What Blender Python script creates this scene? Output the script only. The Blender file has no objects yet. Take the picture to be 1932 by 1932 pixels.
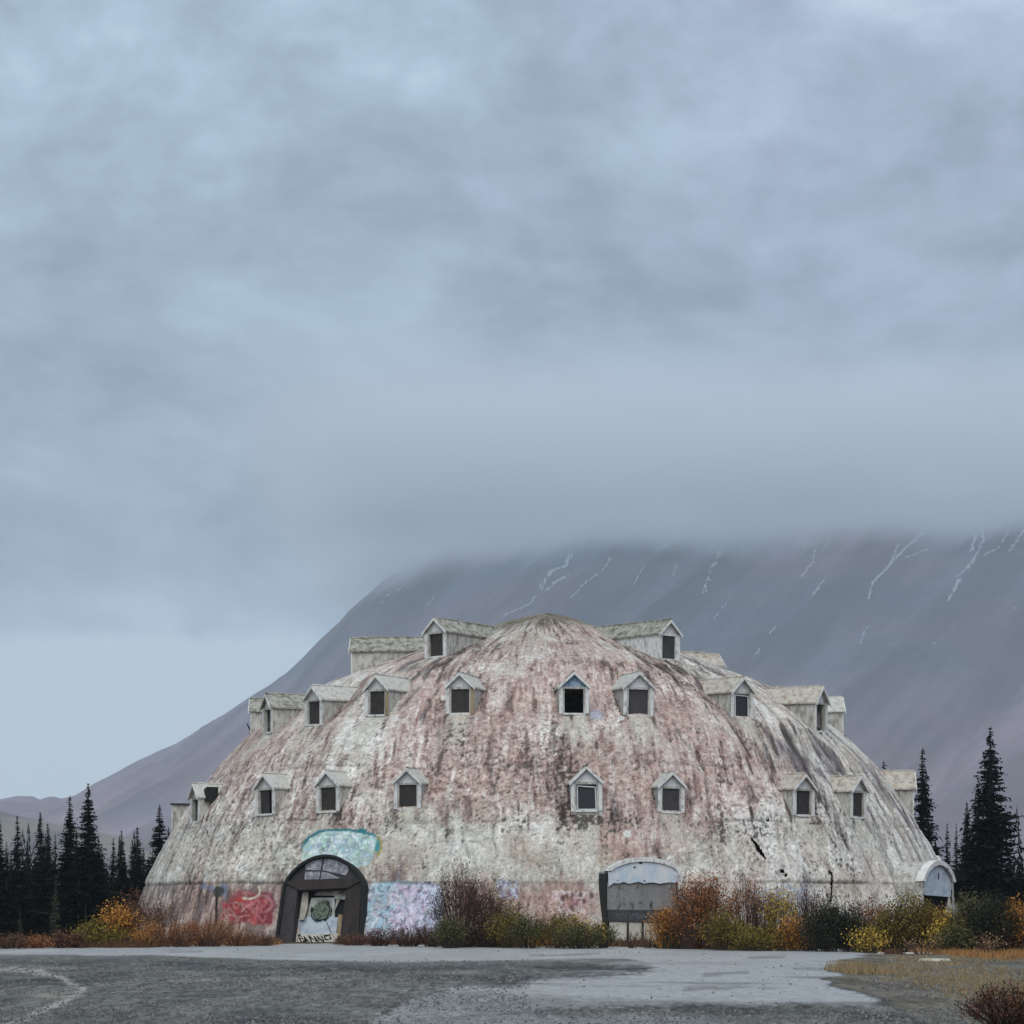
import bpy, math, random
import numpy as np

# ------------------------------------------------------------------ camera, sky, sun, exposure
F = 4950.0 / 1932.0                 # focal length in picture widths
CAM_H = 1.6
HOR = 1707.0                        # eye level, in 1932nds of the picture
scene = bpy.context.scene
col = scene.collection
cam_d = bpy.data.cameras.new('camera')
cam = bpy.data.objects.new('camera', cam_d)
col.objects.link(cam)
cam.location = (0, 0, CAM_H)
cam.rotation_euler = (math.radians(90), 0, 0)
cam_d.sensor_width = 36
cam_d.lens = 36 * F
cam_d.shift_y = (HOR - 966) / 1932
cam_d.clip_start = 0.5
cam_d.clip_end = 40000
scene.camera = cam

SUN_EL, SUN_AZ = 48.0, -4.0        # veiled sun high behind the camera
sun_d = bpy.data.lights.new('sun', 'SUN')
sun_d.energy = 1.5
sun_d.angle = math.radians(55)
sun_d.color = (1.0, 0.96, 0.915)
sun = bpy.data.objects.new('sun', sun_d)
col.objects.link(sun)
sun.rotation_euler = (math.radians(90 - SUN_EL), 0, math.radians(SUN_AZ))

world = bpy.data.worlds.new('World')
scene.world = world
world.use_nodes = True


class NT:
    def __init__(self, tree):
        self.t = tree
        self.n = tree.nodes
        self.l = tree.links

    def new(self, typ, **kw):
        nd = self.n.new(typ)
        for k, v in kw.items():
            setattr(nd, k, v)
        return nd

    def put(self, sock, val):
        if hasattr(val, 'is_output'):
            self.l.new(val, sock)
        elif val is not None:
            sock.default_value = val

    def math(self, op, a, b=None, c=None, clamp=False):
        nd = self.new('ShaderNodeMath', operation=op)
        nd.use_clamp = clamp
        for i, v in enumerate((a, b, c)):
            if v is not None:
                self.put(nd.inputs[i], v)
        return nd.outputs[0]

    def mix(self, fac, a, b, blend='MIX'):
        nd = self.new('ShaderNodeMix', data_type='RGBA', blend_type=blend)
        self.put(nd.inputs['Factor'], fac)
        for s, v in (('A', a), ('B', b)):
            sk = [i for i in nd.inputs if i.name == s and i.type == 'RGBA'][0]
            if isinstance(v, (tuple, list)):
                v = tuple(v) + (1,) * (4 - len(v))
            self.put(sk, v)
        return [o for o in nd.outputs if o.type == 'RGBA'][0]

    def noise(self, vec, scale, detail=4, rough=0.55, dist=0.0):
        nd = self.new('ShaderNodeTexNoise')
        self.put(nd.inputs['Vector'], vec)
        nd.inputs['Scale'].default_value = scale
        nd.inputs['Detail'].default_value = detail
        nd.inputs['Roughness'].default_value = rough
        nd.inputs['Distortion'].default_value = dist
        return nd.outputs['Fac']

    def step(self, v, lo, hi):
        nd = self.new('ShaderNodeMapRange', interpolation_type='SMOOTHSTEP')
        self.put(nd.inputs['Value'], v)
        nd.inputs['From Min'].default_value = lo
        nd.inputs['From Max'].default_value = hi
        return nd.outputs['Result']

    def mapping(self, vec, scale=(1, 1, 1), loc=(0, 0, 0)):
        nd = self.new('ShaderNodeMapping')
        self.put(nd.inputs['Vector'], vec)
        nd.inputs['Scale'].default_value = scale
        nd.inputs['Location'].default_value = loc
        return nd.outputs[0]


def lin(r, g, b):
    def f(c):
        c /= 255.0
        return c / 12.92 if c <= 0.04045 else ((c + 0.055) / 1.055) ** 2.4
    return (f(r), f(g), f(b))


def build_world():
    w = NT(world.node_tree)
    w.n.clear()
    out = w.new('ShaderNodeOutputWorld')
    tc = w.new('ShaderNodeTexCoord').outputs['Generated']
    sep = w.new('ShaderNodeSeparateXYZ')
    w.l.new(tc, sep.inputs[0])
    x, y, z = sep.outputs
    az = w.math('ARCTAN2', x, y)
    el = w.math('ARCSINE', z)

    def blob(px, py, sx, sy, tilt=0.0):
        """soft patch of cloud, centre and size given as bearings"""
        ax, ey = (px - 966) / 4950, (HOR - py) / 4950
        dx = w.math('SUBTRACT', az, ax)
        dy = w.math('SUBTRACT', el, ey)
        if tilt:
            dy = w.math('MULTIPLY_ADD', dx, tilt, dy)
        u = w.math('DIVIDE', dx, sx / 4950)
        v = w.math('DIVIDE', dy, sy / 4950)
        q = w.math('ADD', w.math('MULTIPLY', u, u), w.math('MULTIPLY', v, v))
        return w.math('EXPONENT', w.math('MULTIPLY', q, -1.0))
    warp = w.new('ShaderNodeTexNoise')
    w.put(warp.inputs['Vector'], w.mapping(tc, (1, 1, 1.3)))
    warp.inputs['Scale'].default_value = 5
    vm = w.new('ShaderNodeVectorMath', operation='MULTIPLY_ADD')
    w.put(vm.inputs[0], warp.outputs['Color'])
    vm.inputs[1].default_value = (0.09, 0.09, 0.05)
    w.put(vm.inputs[2], tc)
    wv = vm.outputs[0]
    n1 = w.noise(w.mapping(wv, (1, 1, 1.5)), 8.5, 7, 0.52)
    n2 = w.noise(w.mapping(wv, (1, 1, 1.7), (3, 1, 7)), 24, 6, 0.6)
    n3 = w.noise(w.mapping(wv, (1, 1, 1.6), (9, 4, 2)), 3.5, 3, 0.5)
    val = w.math('ADD', w.math('MULTIPLY', w.math('SUBTRACT', n1, 0.5), 1.25),
                 w.math('MULTIPLY', w.math('SUBTRACT', n2, 0.5), 1.05))
    val = w.math('ADD', val, w.math('MULTIPLY', w.math('SUBTRACT', n3, 0.5), 0.35))
    for (px, py, sx, sy, amp, tilt) in (
            (60, 1400, 620, 150, 1.2, -0.10), (420, 1235, 330, 50, 0.20, 0.05),
            (100, 1100, 420, 50, -0.22, 0.0), (150, 985, 700, 90, -0.34, 0.0),
            (120, 1185, 230, 22, -0.16, 0.08),
            (640, 1085, 200, 34, 0.30, -0.05), (540, 630, 130, 60, 0.17, 0.35),
            (230, 180, 330, 260, 0.16, 0.0), (1750, 60, 330, 120, 0.34, 0.0),
            (1250, 600, 420, 190, -0.12, 0.0), (900, 60, 250, 60, -0.06, 0.0),
            (1400, 880, 700, 90, 0.02, 0.0), (620, 470, 260, 120, 0.06, 0.2),
            (150, 720, 250, 90, -0.06, 0.0), (1000, 790, 500, 70, -0.18, 0.05)):
        val = w.math('ADD', val, w.math('MULTIPLY', blob(px, py, sx, sy, tilt), amp))
    # overcast sky brightens steadily towards the zenith
    n6 = w.noise(w.mapping(wv, (1, 1, 2.4), (2, 8, 3)), 60, 5, 0.6)
    val = w.math('ADD', val, w.math('MULTIPLY', w.math('SUBTRACT', n6, 0.5), 0.28))
    up = w.step(el, 0.15, 1.3)
    val = w.math('ADD', w.math('MULTIPLY_ADD', up, 0.55, 0.40), val, clamp=False)
    ramp = w.new('ShaderNodeValToRGB')
    w.put(ramp.inputs[0], val)
    cr = ramp.color_ramp
    cr.elements[0].position = 0.0
    cr.elements[0].color = lin(122, 137, 152) + (1,)
    cr.elements[1].position = 1.0
    cr.elements[1].color = lin(208, 219, 232) + (1,)
    e = cr.elements.new(0.40)
    e.color = lin(157, 171, 189) + (1,)
    e = cr.elements.new(0.7)
    e.color = lin(178, 194, 213) + (1,)
    # faint violet in the clouds on the right, blue-green on the left
    n4 = w.noise(w.mapping(wv, (1, 1, 1.4), (6, 2, 1)), 11, 4, 0.55)
    tint = w.step(w.math('ADD', az, w.math('MULTIPLY', w.math('SUBTRACT', n4, 0.5), 1.1)), -0.12, 0.22)
    c = w.mix(tint, w.mix(1.0, ramp.outputs[0], (0.952, 1.014, 1.015), 'MULTIPLY'),
              w.mix(1.0, ramp.outputs[0], (1.00, 0.985, 1.05), 'MULTIPLY'))
    # under the horizon: dull ground light
    c = w.mix(w.step(el, -0.06, -0.01), (0.10, 0.10, 0.10), c)
    sky = w.new('ShaderNodeTexSky', sky_type='NISHITA')
    sky.sun_disc = False
    sky.sun_elevation = math.radians(SUN_EL)
    sky.sun_rotation = math.radians(180 + SUN_AZ)
    bg1 = w.new('ShaderNodeBackground')
    w.put(bg1.inputs[0], sky.outputs[0])
    bg1.inputs[1].default_value = 0.05
    bg2 = w.new('ShaderNodeBackground')
    w.put(bg2.inputs[0], c)
    bg2.inputs[1].default_value = 1.0
    ms = w.new('ShaderNodeMixShader')
    ms.inputs[0].default_value = 0.96        # almost closed cloud cover over the clear sky
    w.l.new(bg1.outputs[0], ms.inputs[1])
    w.l.new(bg2.outputs[0], ms.inputs[2])
    w.l.new(ms.outputs[0], out.inputs[0])


build_world()
scene.view_settings.view_transform = 'Standard'
scene.view_settings.look = 'None'
scene.view_settings.exposure = 0.22
scene.view_settings.gamma = 1.0
scene.view_settings.use_curve_mapping = False
scene.render.engine = 'CYCLES'
scene.cycles.max_bounces = 14
scene.cycles.diffuse_bounces = 3
scene.cycles.glossy_bounces = 2
scene.cycles.volume_bounces = 12
scene.cycles.transparent_max_bounces = 8
scene.cycles.use_denoising = True

# ------------------------------------------------------------------ helpers
rnd = random.Random(7)


def tag(o, label=None, cat=None, group=None, kind=None):
    if label:
        o['label'] = label
    if cat:
        o['category'] = cat
    if group:
        o['group'] = group
    if kind:
        o['kind'] = kind
    return o


def empty(name, loc=(0, 0, 0), rz=0.0, parent=None):
    o = bpy.data.objects.new(name, None)
    o.empty_display_size = 0.3
    col.objects.link(o)
    o.parent = parent
    o.location = loc
    o.rotation_euler = (0, 0, rz)
    return o


def link(name, me, parent=None, loc=(0, 0, 0), rz=0.0):
    o = bpy.data.objects.new(name, me)
    col.objects.link(o)
    o.parent = parent
    o.location = loc
    o.rotation_euler = (0, 0, rz)
    return o


class MB:
    """collects faces and links them as one mesh object"""

    def __init__(self):
        self.v = []
        self.f = []

    def quad(self, *pts):
        n = len(self.v)
        self.v += [tuple(p) for p in pts]
        self.f.append(tuple(range(n, n + len(pts))))

    def hexa(self, p):
        n = len(self.v)
        self.v += [tuple(q) for q in p]
        for a in ((0, 3, 2, 1), (4, 5, 6, 7), (0, 1, 5, 4), (1, 2, 6, 5), (2, 3, 7, 6), (3, 0, 4, 7)):
            self.f.append(tuple(n + i for i in a))

    def box(self, x0, x1, y0, y1, z0, z1, jit=0.0):
        p = [(x0, y0, z0), (x1, y0, z0), (x1, y1, z0), (x0, y1, z0), (x0, y0, z1), (x1, y0, z1), (x1, y1, z1), (x0, y1, z1)]
        if jit:
            p = [tuple(c + rnd.uniform(-jit, jit) for c in q) for q in p]
        self.hexa(p)

    def bar(self, a, b, w0, w1=None, n=4):
        w1 = w0 if w1 is None else w1
        a, b = np.array(a, float), np.array(b, float)
        d = b - a
        d /= max(np.linalg.norm(d), 1e-6)
        u = np.cross(d, (0, 0, 1.0))
        if np.linalg.norm(u) < 1e-3:
            u = np.array((1.0, 0, 0))
        u /= np.linalg.norm(u)
        v = np.cross(d, u)
        s = len(self.v)
        for c, w in ((a, w0), (b, w1)):
            for k in range(n):
                t = 2 * math.pi * k / n
                self.v.append(tuple(c + u * math.cos(t) * w + v * math.sin(t) * w))
        for k in range(n):
            m = (k + 1) % n
            self.f.append((s + k, s + m, s + n + m, s + n + k))
        self.f.append(tuple(s + n + k for k in range(n)))

    def strip(self, outer, inner, y0, y1):
        """solid band between two equal-length x-z outlines, from y0 to y1"""
        n = len(outer)
        s = len(self.v)
        for (o, i) in zip(outer, inner):
            self.v += [(o[0], y0, o[1]), (i[0], y0, i[1]), (i[0], y1, i[1]), (o[0], y1, o[1])]
        for k in range(n - 1):
            a, b = s + 4 * k, s + 4 * (k + 1)
            for j in range(4):
                m = (j + 1) % 4
                self.f.append((a + j, a + m, b + m, b + j))
        self.f.append((s, s + 3, s + 2, s + 1))
        e = s + 4 * (n - 1)
        self.f.append((e, e + 1, e + 2, e + 3))

    def poly(self, pts, y0, y1):
        """solid polygon (x,z) from y0 to y1"""
        n = len(pts)
        s = len(self.v)
        for y in (y0, y1):
            for p in pts:
                self.v.append((p[0], y, p[1]))
        self.f.append(tuple(s + k for k in range(n)))
        self.f.append(tuple(s + n + n - 1 - k for k in range(n)))
        for k in range(n):
            m = (k + 1) % n
            self.f.append((s + k, s + n + k, s + n + m, s + m))

    def mesh(self, name, mat):
        me = bpy.data.meshes.new(name)
        me.from_pydata(self.v, [], self.f)
        me.materials.append(mat)
        me.update()
        return me

    def build(self, name, mat, parent=None, loc=(0, 0, 0), rz=0.0):
        return link(name, self.mesh(name, mat), parent, loc, rz)


def at(px, py, Y):
    return ((px - 966) * Y / 4950, Y, CAM_H + (HOR - py) * Y / 4950)


def gnd(px, py):
    Y = 4950 * CAM_H / (py - HOR)
    return ((px - 966) * Y / 4950, Y)


# ---- numpy value noise
def hsh(ix, iy, seed):
    n = (ix.astype(np.int64) * 374761393 + iy.astype(np.int64) * 668265263 + seed * 1442695041) & 0xffffffff
    n = ((n ^ (n >> 13)) * 1274126177) & 0xffffffff
    return ((n ^ (n >> 16)) & 0xffff) / 65535.0


def vn(x, y, seed=0):
    ix, iy = np.floor(x), np.floor(y)
    fx, fy = x - ix, y - iy
    fx = fx * fx * (3 - 2 * fx)
    fy = fy * fy * (3 - 2 * fy)
    a = hsh(ix, iy, seed) * (1 - fx) + hsh(ix + 1, iy, seed) * fx
    b = hsh(ix, iy + 1, seed) * (1 - fx) + hsh(ix + 1, iy + 1, seed) * fx
    return a * (1 - fy) + b * fy


def fbm(x, y, oct=4, seed=0, rough=0.5):
    t = 0
    a = 1.0
    s = 0
    for k in range(oct):
        t = t + a * vn(x * 2 ** k + 17.3 * k, y * 2 ** k + 9.1 * k, seed + 31 * k)
        s += a
        a *= rough
    return t / s


def sst(v, lo, hi):
    t = np.clip((v - lo) / (hi - lo), 0, 1)
    return t * t * (3 - 2 * t)


def seg_dist(px, py, pts):
    d = np.full(px.shape, 1e9)
    for (a, b) in zip(pts[:-1], pts[1:]):
        ax, ay = a[:2]
        bx, by = b[:2]
        L = max((bx - ax) ** 2 + (by - ay) ** 2, 1e-9)
        t = np.clip(((px - ax) * (bx - ax) + (py - ay) * (by - ay)) / L, 0, 1)
        d = np.minimum(d, np.hypot(px - ax - t * (bx - ax), py - ay - t * (by - ay)))
    return d


def poly_sd(px, py, pts):
    """signed distance, positive inside"""
    ins = np.zeros(px.shape, bool)
    n = len(pts)
    for i in range(n):
        x0, y0 = pts[i]
        x1, y1 = pts[(i + 1) % n]
        if y0 != y1:
            c = ((y0 > py) != (y1 > py)) & (px < (x1 - x0) * (py - y0) / (y1 - y0) + x0)
            ins ^= c
    d = seg_dist(px, py, list(pts) + [pts[0]])
    return np.where(ins, d, -d)


def grid_mesh(name, P, keep=None, colr=None, rough=None, wrap=False, mat=None, smooth=True):
    """P: (rows, cols, 3) vertices -> mesh, fast"""
    nr, nc = P.shape[:2]
    me = bpy.data.meshes.new(name)
    me.vertices.add(nr * nc)
    me.vertices.foreach_set('co', P.astype(np.float32).ravel())
    r, c = np.meshgrid(np.arange(nr - 1), np.arange(nc if wrap else nc - 1), indexing='ij')
    c2 = (c + 1) % nc
    q = np.stack([r * nc + c, r * nc + c2, (r + 1) * nc + c2, (r + 1) * nc + c], -1)
    if keep is not None:
        q = q[keep]
    q = q.reshape(-1, 4)
    nq = len(q)
    me.loops.add(nq * 4)
    me.loops.foreach_set('vertex_index', q.astype(np.int32).ravel())
    me.polygons.add(nq)
    me.polygons.foreach_set('loop_start', np.arange(nq, dtype=np.int32) * 4)
    me.polygons.foreach_set('loop_total', np.full(nq, 4, np.int32))
    me.polygons.foreach_set('use_smooth', np.full(nq, smooth, bool))
    me.update(calc_edges=True)
    if colr is not None:
        a = me.color_attributes.new('paint', 'FLOAT_COLOR', 'POINT')
        alpha = rough if rough is not None else np.ones(colr.shape[:2])
        a.data.foreach_set('color', np.concatenate([colr, alpha[..., None]], -1).astype(np.float32).ravel())
    if mat:
        me.materials.append(mat)
    return me


# ------------------------------------------------------------------ materials
def mat_base(name):
    m = bpy.data.materials.new(name)
    m.use_nodes = True
    t = NT(m.node_tree)
    b = t.n['Principled BSDF']
    b.inputs['Specular IOR Level'].default_value = 0.25
    return m, t, b


def bump(t, b, h, dist, strength=0.6):
    nd = t.new('ShaderNodeBump')
    nd.inputs['Strength'].default_value = strength
    nd.inputs['Distance'].default_value = dist
    t.put(nd.inputs['Height'], h)
    t.l.new(nd.outputs[0], b.inputs['Normal'])


def weathered(name, base, dirt, scale=3.0, streak=0.35, lo=0.42, hi=0.68, rough=0.85, third=None, metal=0.0):
    m, t, b = mat_base(name)
    g = t.new('ShaderNodeNewGeometry').outputs['Position']
    n1 = t.noise(t.mapping(g, (1, 1, streak)), scale, 6, 0.65)
    n2 = t.noise(g, scale * 7, 4, 0.7)
    v = t.math('ADD', t.math('MULTIPLY', n1, 0.6), t.math('MULTIPLY', n2, 0.4))
    c = t.mix(t.step(v, lo, hi), base, dirt)
    if third:
        n3 = t.noise(t.mapping(g, (1, 1, streak), (5, 2, 8)), scale * 1.6, 5, 0.7)
        c = t.mix(t.step(n3, 0.54, 0.66), c, third)
    t.put(b.inputs['Base Color'], c)
    b.inputs['Roughness'].default_value = rough
    b.inputs['Metallic'].default_value = metal
    bump(t, b, v, 0.03)
    return m


M = {}
M['white'] = weathered('weathered_white_paint', (0.74, 0.74, 0.70), (0.26, 0.245, 0.21), 7, 0.5, 0.48, 0.64)
M['white2'] = weathered('pale_paint', (0.72, 0.73, 0.72), (0.34, 0.345, 0.33), 5, 0.5, 0.46, 0.7)
M['grey_wall'] = weathered('grey_green_wall', (0.55, 0.54, 0.49), (0.21, 0.19, 0.16), 5, 0.4, 0.43, 0.62, third=(0.36, 0.33, 0.27))
M['roof_grey'] = weathered('old_roof_coating', (0.54, 0.53, 0.47), (0.20, 0.18, 0.14), 5, 1, 0.48, 0.68)
M['roof_rust'] = weathered('rusty_roof_coating', (0.52, 0.49, 0.41), (0.27, 0.18, 0.13), 3, 1, 0.44, 0.66, third=(0.22, 0.20, 0.16))
M['roof_moss'] = weathered('mossy_roof', (0.40, 0.39, 0.33), (0.10, 0.094, 0.06), 4, 1, 0.42, 0.62)
M['board'] = weathered('dark_window_board', (0.034, 0.028, 0.026), (0.065, 0.056, 0.05), 3, 0.6, 0.4, 0.7, 0.6)
M['board_grey'] = weathered('grey_window_board', (0.060, 0.056, 0.057), (0.035, 0.032, 0.033), 3, 0.6, 0.4, 0.7, 0.6)
M['timber'] = weathered('yellowed_timber', (0.36, 0.29, 0.17), (0.22, 0.17, 0.10), 4, 0.3)
M['blue_spray'] = weathered('blue_sprayed_board', (0.42, 0.52, 0.60), (0.16, 0.28, 0.42), 3, 1.0, 0.38, 0.56, 0.8, (0.55, 0.56, 0.54))
M['dark_porch'] = weathered('dark_porch_paint', (0.055, 0.050, 0.055), (0.030, 0.024, 0.024), 2, 0.4, 0.4, 0.65, 0.8)
M['brown_porch'] = weathered('brown_porch_timber', (0.045, 0.034, 0.030), (0.022, 0.017, 0.016), 2, 0.4, 0.4, 0.65, 0.8)
M['lune_grey'] = weathered('sprayed_grey_pane', (0.20, 0.20, 0.22), (0.42, 0.43, 0.46), 5, 0.9, 0.46, 0.58, 0.7, (0.10, 0.10, 0.12))
M['panel_pale'] = weathered('pale_green_board', (0.48, 0.52, 0.47), (0.30, 0.33, 0.29), 3, 0.6)
M['panel_blue'] = weathered('light_blue_board', (0.54, 0.60, 0.64), (0.28, 0.36, 0.43), 3, 1.0, 0.42, 0.62, 0.8, (0.50, 0.45, 0.50))
M['grey_board'] = weathered('streaked_grey_board', (0.20, 0.20, 0.19), (0.30, 0.29, 0.28), 2.2, 0.45, 0.42, 0.66, 0.8, (0.07, 0.062, 0.055))
M['black_strip'] = weathered('blackened_strip', (0.05, 0.048, 0.052), (0.09, 0.087, 0.09), 3, 0.6)
M['lettering'] = weathered('faded_lettering_paint', (0.15, 0.15, 0.16), (0.06, 0.06, 0.062), 6, 1, 0.45, 0.6)
M['black_spray_shade'] = weathered('black_spray_and_shade', (0.012, 0.014, 0.013), (0.03, 0.032, 0.03), 6, 1)  # sprayed marks, and the painted dark of openings
M['green_spray'] = weathered('grey_green_spray_paint', (0.17, 0.22, 0.16), (0.09, 0.12, 0.09), 9, 1, 0.42, 0.58)
M['cream'] = weathered('cream_wall', (0.62, 0.60, 0.50), (0.36, 0.33, 0.25), 3, 0.3)
M['lune_blue'] = weathered('pale_blue_lunette', (0.66, 0.68, 0.67), (0.46, 0.57, 0.66), 1.6, 0.8, 0.42, 0.6)
M['bark'] = weathered('spruce_bark', (0.045, 0.036, 0.028), (0.08, 0.066, 0.052), 9, 0.2)
M['twig'] = weathered('shrub_twig', (0.085, 0.05, 0.038), (0.13, 0.085, 0.06), 9, 0.4)
M['twig_dark'] = weathered('dark_twig', (0.035, 0.022, 0.018), (0.07, 0.04, 0.03), 9, 0.4)
M['stone'] = weathered('pale_concrete', (0.42, 0.39, 0.32), (0.25, 0.23, 0.19), 3, 1)
M['glass'], _t, _b = mat_base('dusty_window_glass')
_b.inputs['Base Color'].default_value = (0.035, 0.036, 0.038, 1)
_b.inputs['Roughness'].default_value = 0.35


def foliage(name, cols, rough=0.75, trans=0.15):
    """leaf colour differs from leaf to leaf"""
    m, t, b = mat_base(name)
    g = t.new('ShaderNodeNewGeometry')
    r = g.outputs['Random Per Island']
    ramp = t.new('ShaderNodeValToRGB')
    oi = t.new('ShaderNodeObjectInfo').outputs['Random']
    n = t.noise(g.outputs['Position'], 1.3, 3)
    v = t.math('ADD', t.math('MULTIPLY', r, 0.6), t.math('MULTIPLY', n, 0.55))
    v = t.math('ADD', v, t.math('MULTIPLY', oi, 0.12))
    t.put(ramp.inputs[0], t.math('SUBTRACT', v, 0.12))
    cr = ramp.color_ramp
    while len(cr.elements) < len(cols):
        cr.elements.new(0.5)
    for i, c in enumerate(cols):
        cr.elements[i].position = i / (len(cols) - 1)
        cr.elements[i].color = tuple(c) + (1,)
    t.put(b.inputs['Base Color'], ramp.outputs[0])
    b.inputs['Roughness'].default_value = rough
    b.inputs['Specular IOR Level'].default_value = 0.15
    return m


M['spruce'] = foliage('spruce_needles', [(0.003, 0.004, 0.0035), (0.006, 0.008, 0.006), (0.013, 0.017, 0.011)])
M['spruce'].node_tree.nodes['Principled BSDF'].inputs['Specular IOR Level'].default_value = 0.03
M['spruce_olive'] = foliage('young_spruce_needles', [(0.022, 0.030, 0.016), (0.045, 0.058, 0.030), (0.08, 0.095, 0.05)])
M['leaf_rust'] = foliage('rust_leaves', [(0.095, 0.034, 0.019), (0.266, 0.104, 0.038), (0.494, 0.209, 0.067)])
M['leaf_brown'] = foliage('brown_leaves', [(0.045, 0.019, 0.013), (0.112, 0.048, 0.027), (0.210, 0.105, 0.045)])
M['leaf_red'] = foliage('dark_red_leaves', [(0.029, 0.012, 0.010), (0.085, 0.029, 0.023), (0.169, 0.065, 0.046)])
M['leaf_orange'] = foliage('orange_leaves', [(0.170, 0.065, 0.017), (0.408, 0.178, 0.034), (0.612, 0.323, 0.051)])
M['leaf_yellow'] = foliage('yellow_leaves', [(0.160, 0.104, 0.024), (0.416, 0.272, 0.040), (0.620, 0.448, 0.080)])
M['leaf_lime'] = foliage('yellow_green_leaves', [(0.05, 0.042, 0.010), (0.15, 0.115, 0.018), (0.30, 0.22, 0.03)])
M['leaf_olive'] = foliage('olive_leaves', [(0.030, 0.033, 0.013), (0.083, 0.083, 0.030), (0.165, 0.150, 0.053)])
M['leaf_green'] = foliage('dark_green_leaves', [(0.010, 0.014, 0.008), (0.024, 0.030, 0.015), (0.05, 0.052, 0.025)])
M['leaf_tan'] = foliage('tan_plume', [(0.196, 0.105, 0.049), (0.336, 0.196, 0.098), (0.476, 0.308, 0.168)])
M['grass_gold'] = foliage('orange_dry_grass', [(0.150, 0.068, 0.027), (0.330, 0.165, 0.060), (0.510, 0.285, 0.112)])
M['grass_tan'] = foliage('tan_dry_grass', [(0.156, 0.117, 0.065), (0.286, 0.208, 0.111), (0.416, 0.325, 0.182)])
M['grass_brown'] = foliage('brown_dry_grass', [(0.05, 0.025, 0.014), (0.11, 0.055, 0.028), (0.18, 0.10, 0.05)])
M['grass_green'] = foliage('green_grass', [(0.02, 0.03, 0.01), (0.045, 0.07, 0.02), (0.08, 0.11, 0.03)])
M['pebble'] = foliage('pebble_stone', [(0.035, 0.035, 0.035), (0.12, 0.12, 0.115), (0.27, 0.26, 0.245)])


def paint_mat(name, fine, bump_d, nscale, rough_from_alpha=False, contrast=0.35):
    m, t, b = mat_base(name)
    a = t.new('ShaderNodeVertexColor')
    a.layer_name = 'paint'
    g = t.new('ShaderNodeNewGeometry').outputs['Position']
    n1 = t.noise(g, nscale, 5, 0.75)
    n2 = t.noise(t.mapping(g, (1, 1, 0.3)), nscale * 0.45, 5, 0.7)
    v = t.math('ADD', t.math('MULTIPLY', n1, 0.6), t.math('MULTIPLY', n2, 0.4))
    k = t.math('MULTIPLY_ADD', t.step(v, 0.34, 0.66), contrast * 2, 1 - contrast)
    cc = t.new('ShaderNodeVectorMath', operation='SCALE')
    t.put(cc.inputs[0], a.outputs['Color'])
    t.put(cc.inputs['Scale'], k)
    t.put(b.inputs['Base Color'], cc.outputs[0])
    if rough_from_alpha:
        t.put(b.inputs['Roughness'], a.outputs['Alpha'])
    else:
        b.inputs['Roughness'].default_value = 0.9
    bump(t, b, v, bump_d, 0.7)
    return m


M['dome'] = paint_mat('peeling_foam_skin', 1, 0.05, 9.0, contrast=0.34)
M['lot'] = paint_mat('gravel_and_wet_asphalt', 1, 0.03, 7.0, True, contrast=0.40)
M['lot'].node_tree.nodes['Principled BSDF'].inputs['Specular IOR Level'].default_value = 0.12
M['mountain'] = paint_mat('heather_and_scree', 1, 6.0, 0.012, contrast=0.10)

# ------------------------------------------------------------------ the ground
DX, DY = 1.67, 131.0                # centre of the dome


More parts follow.
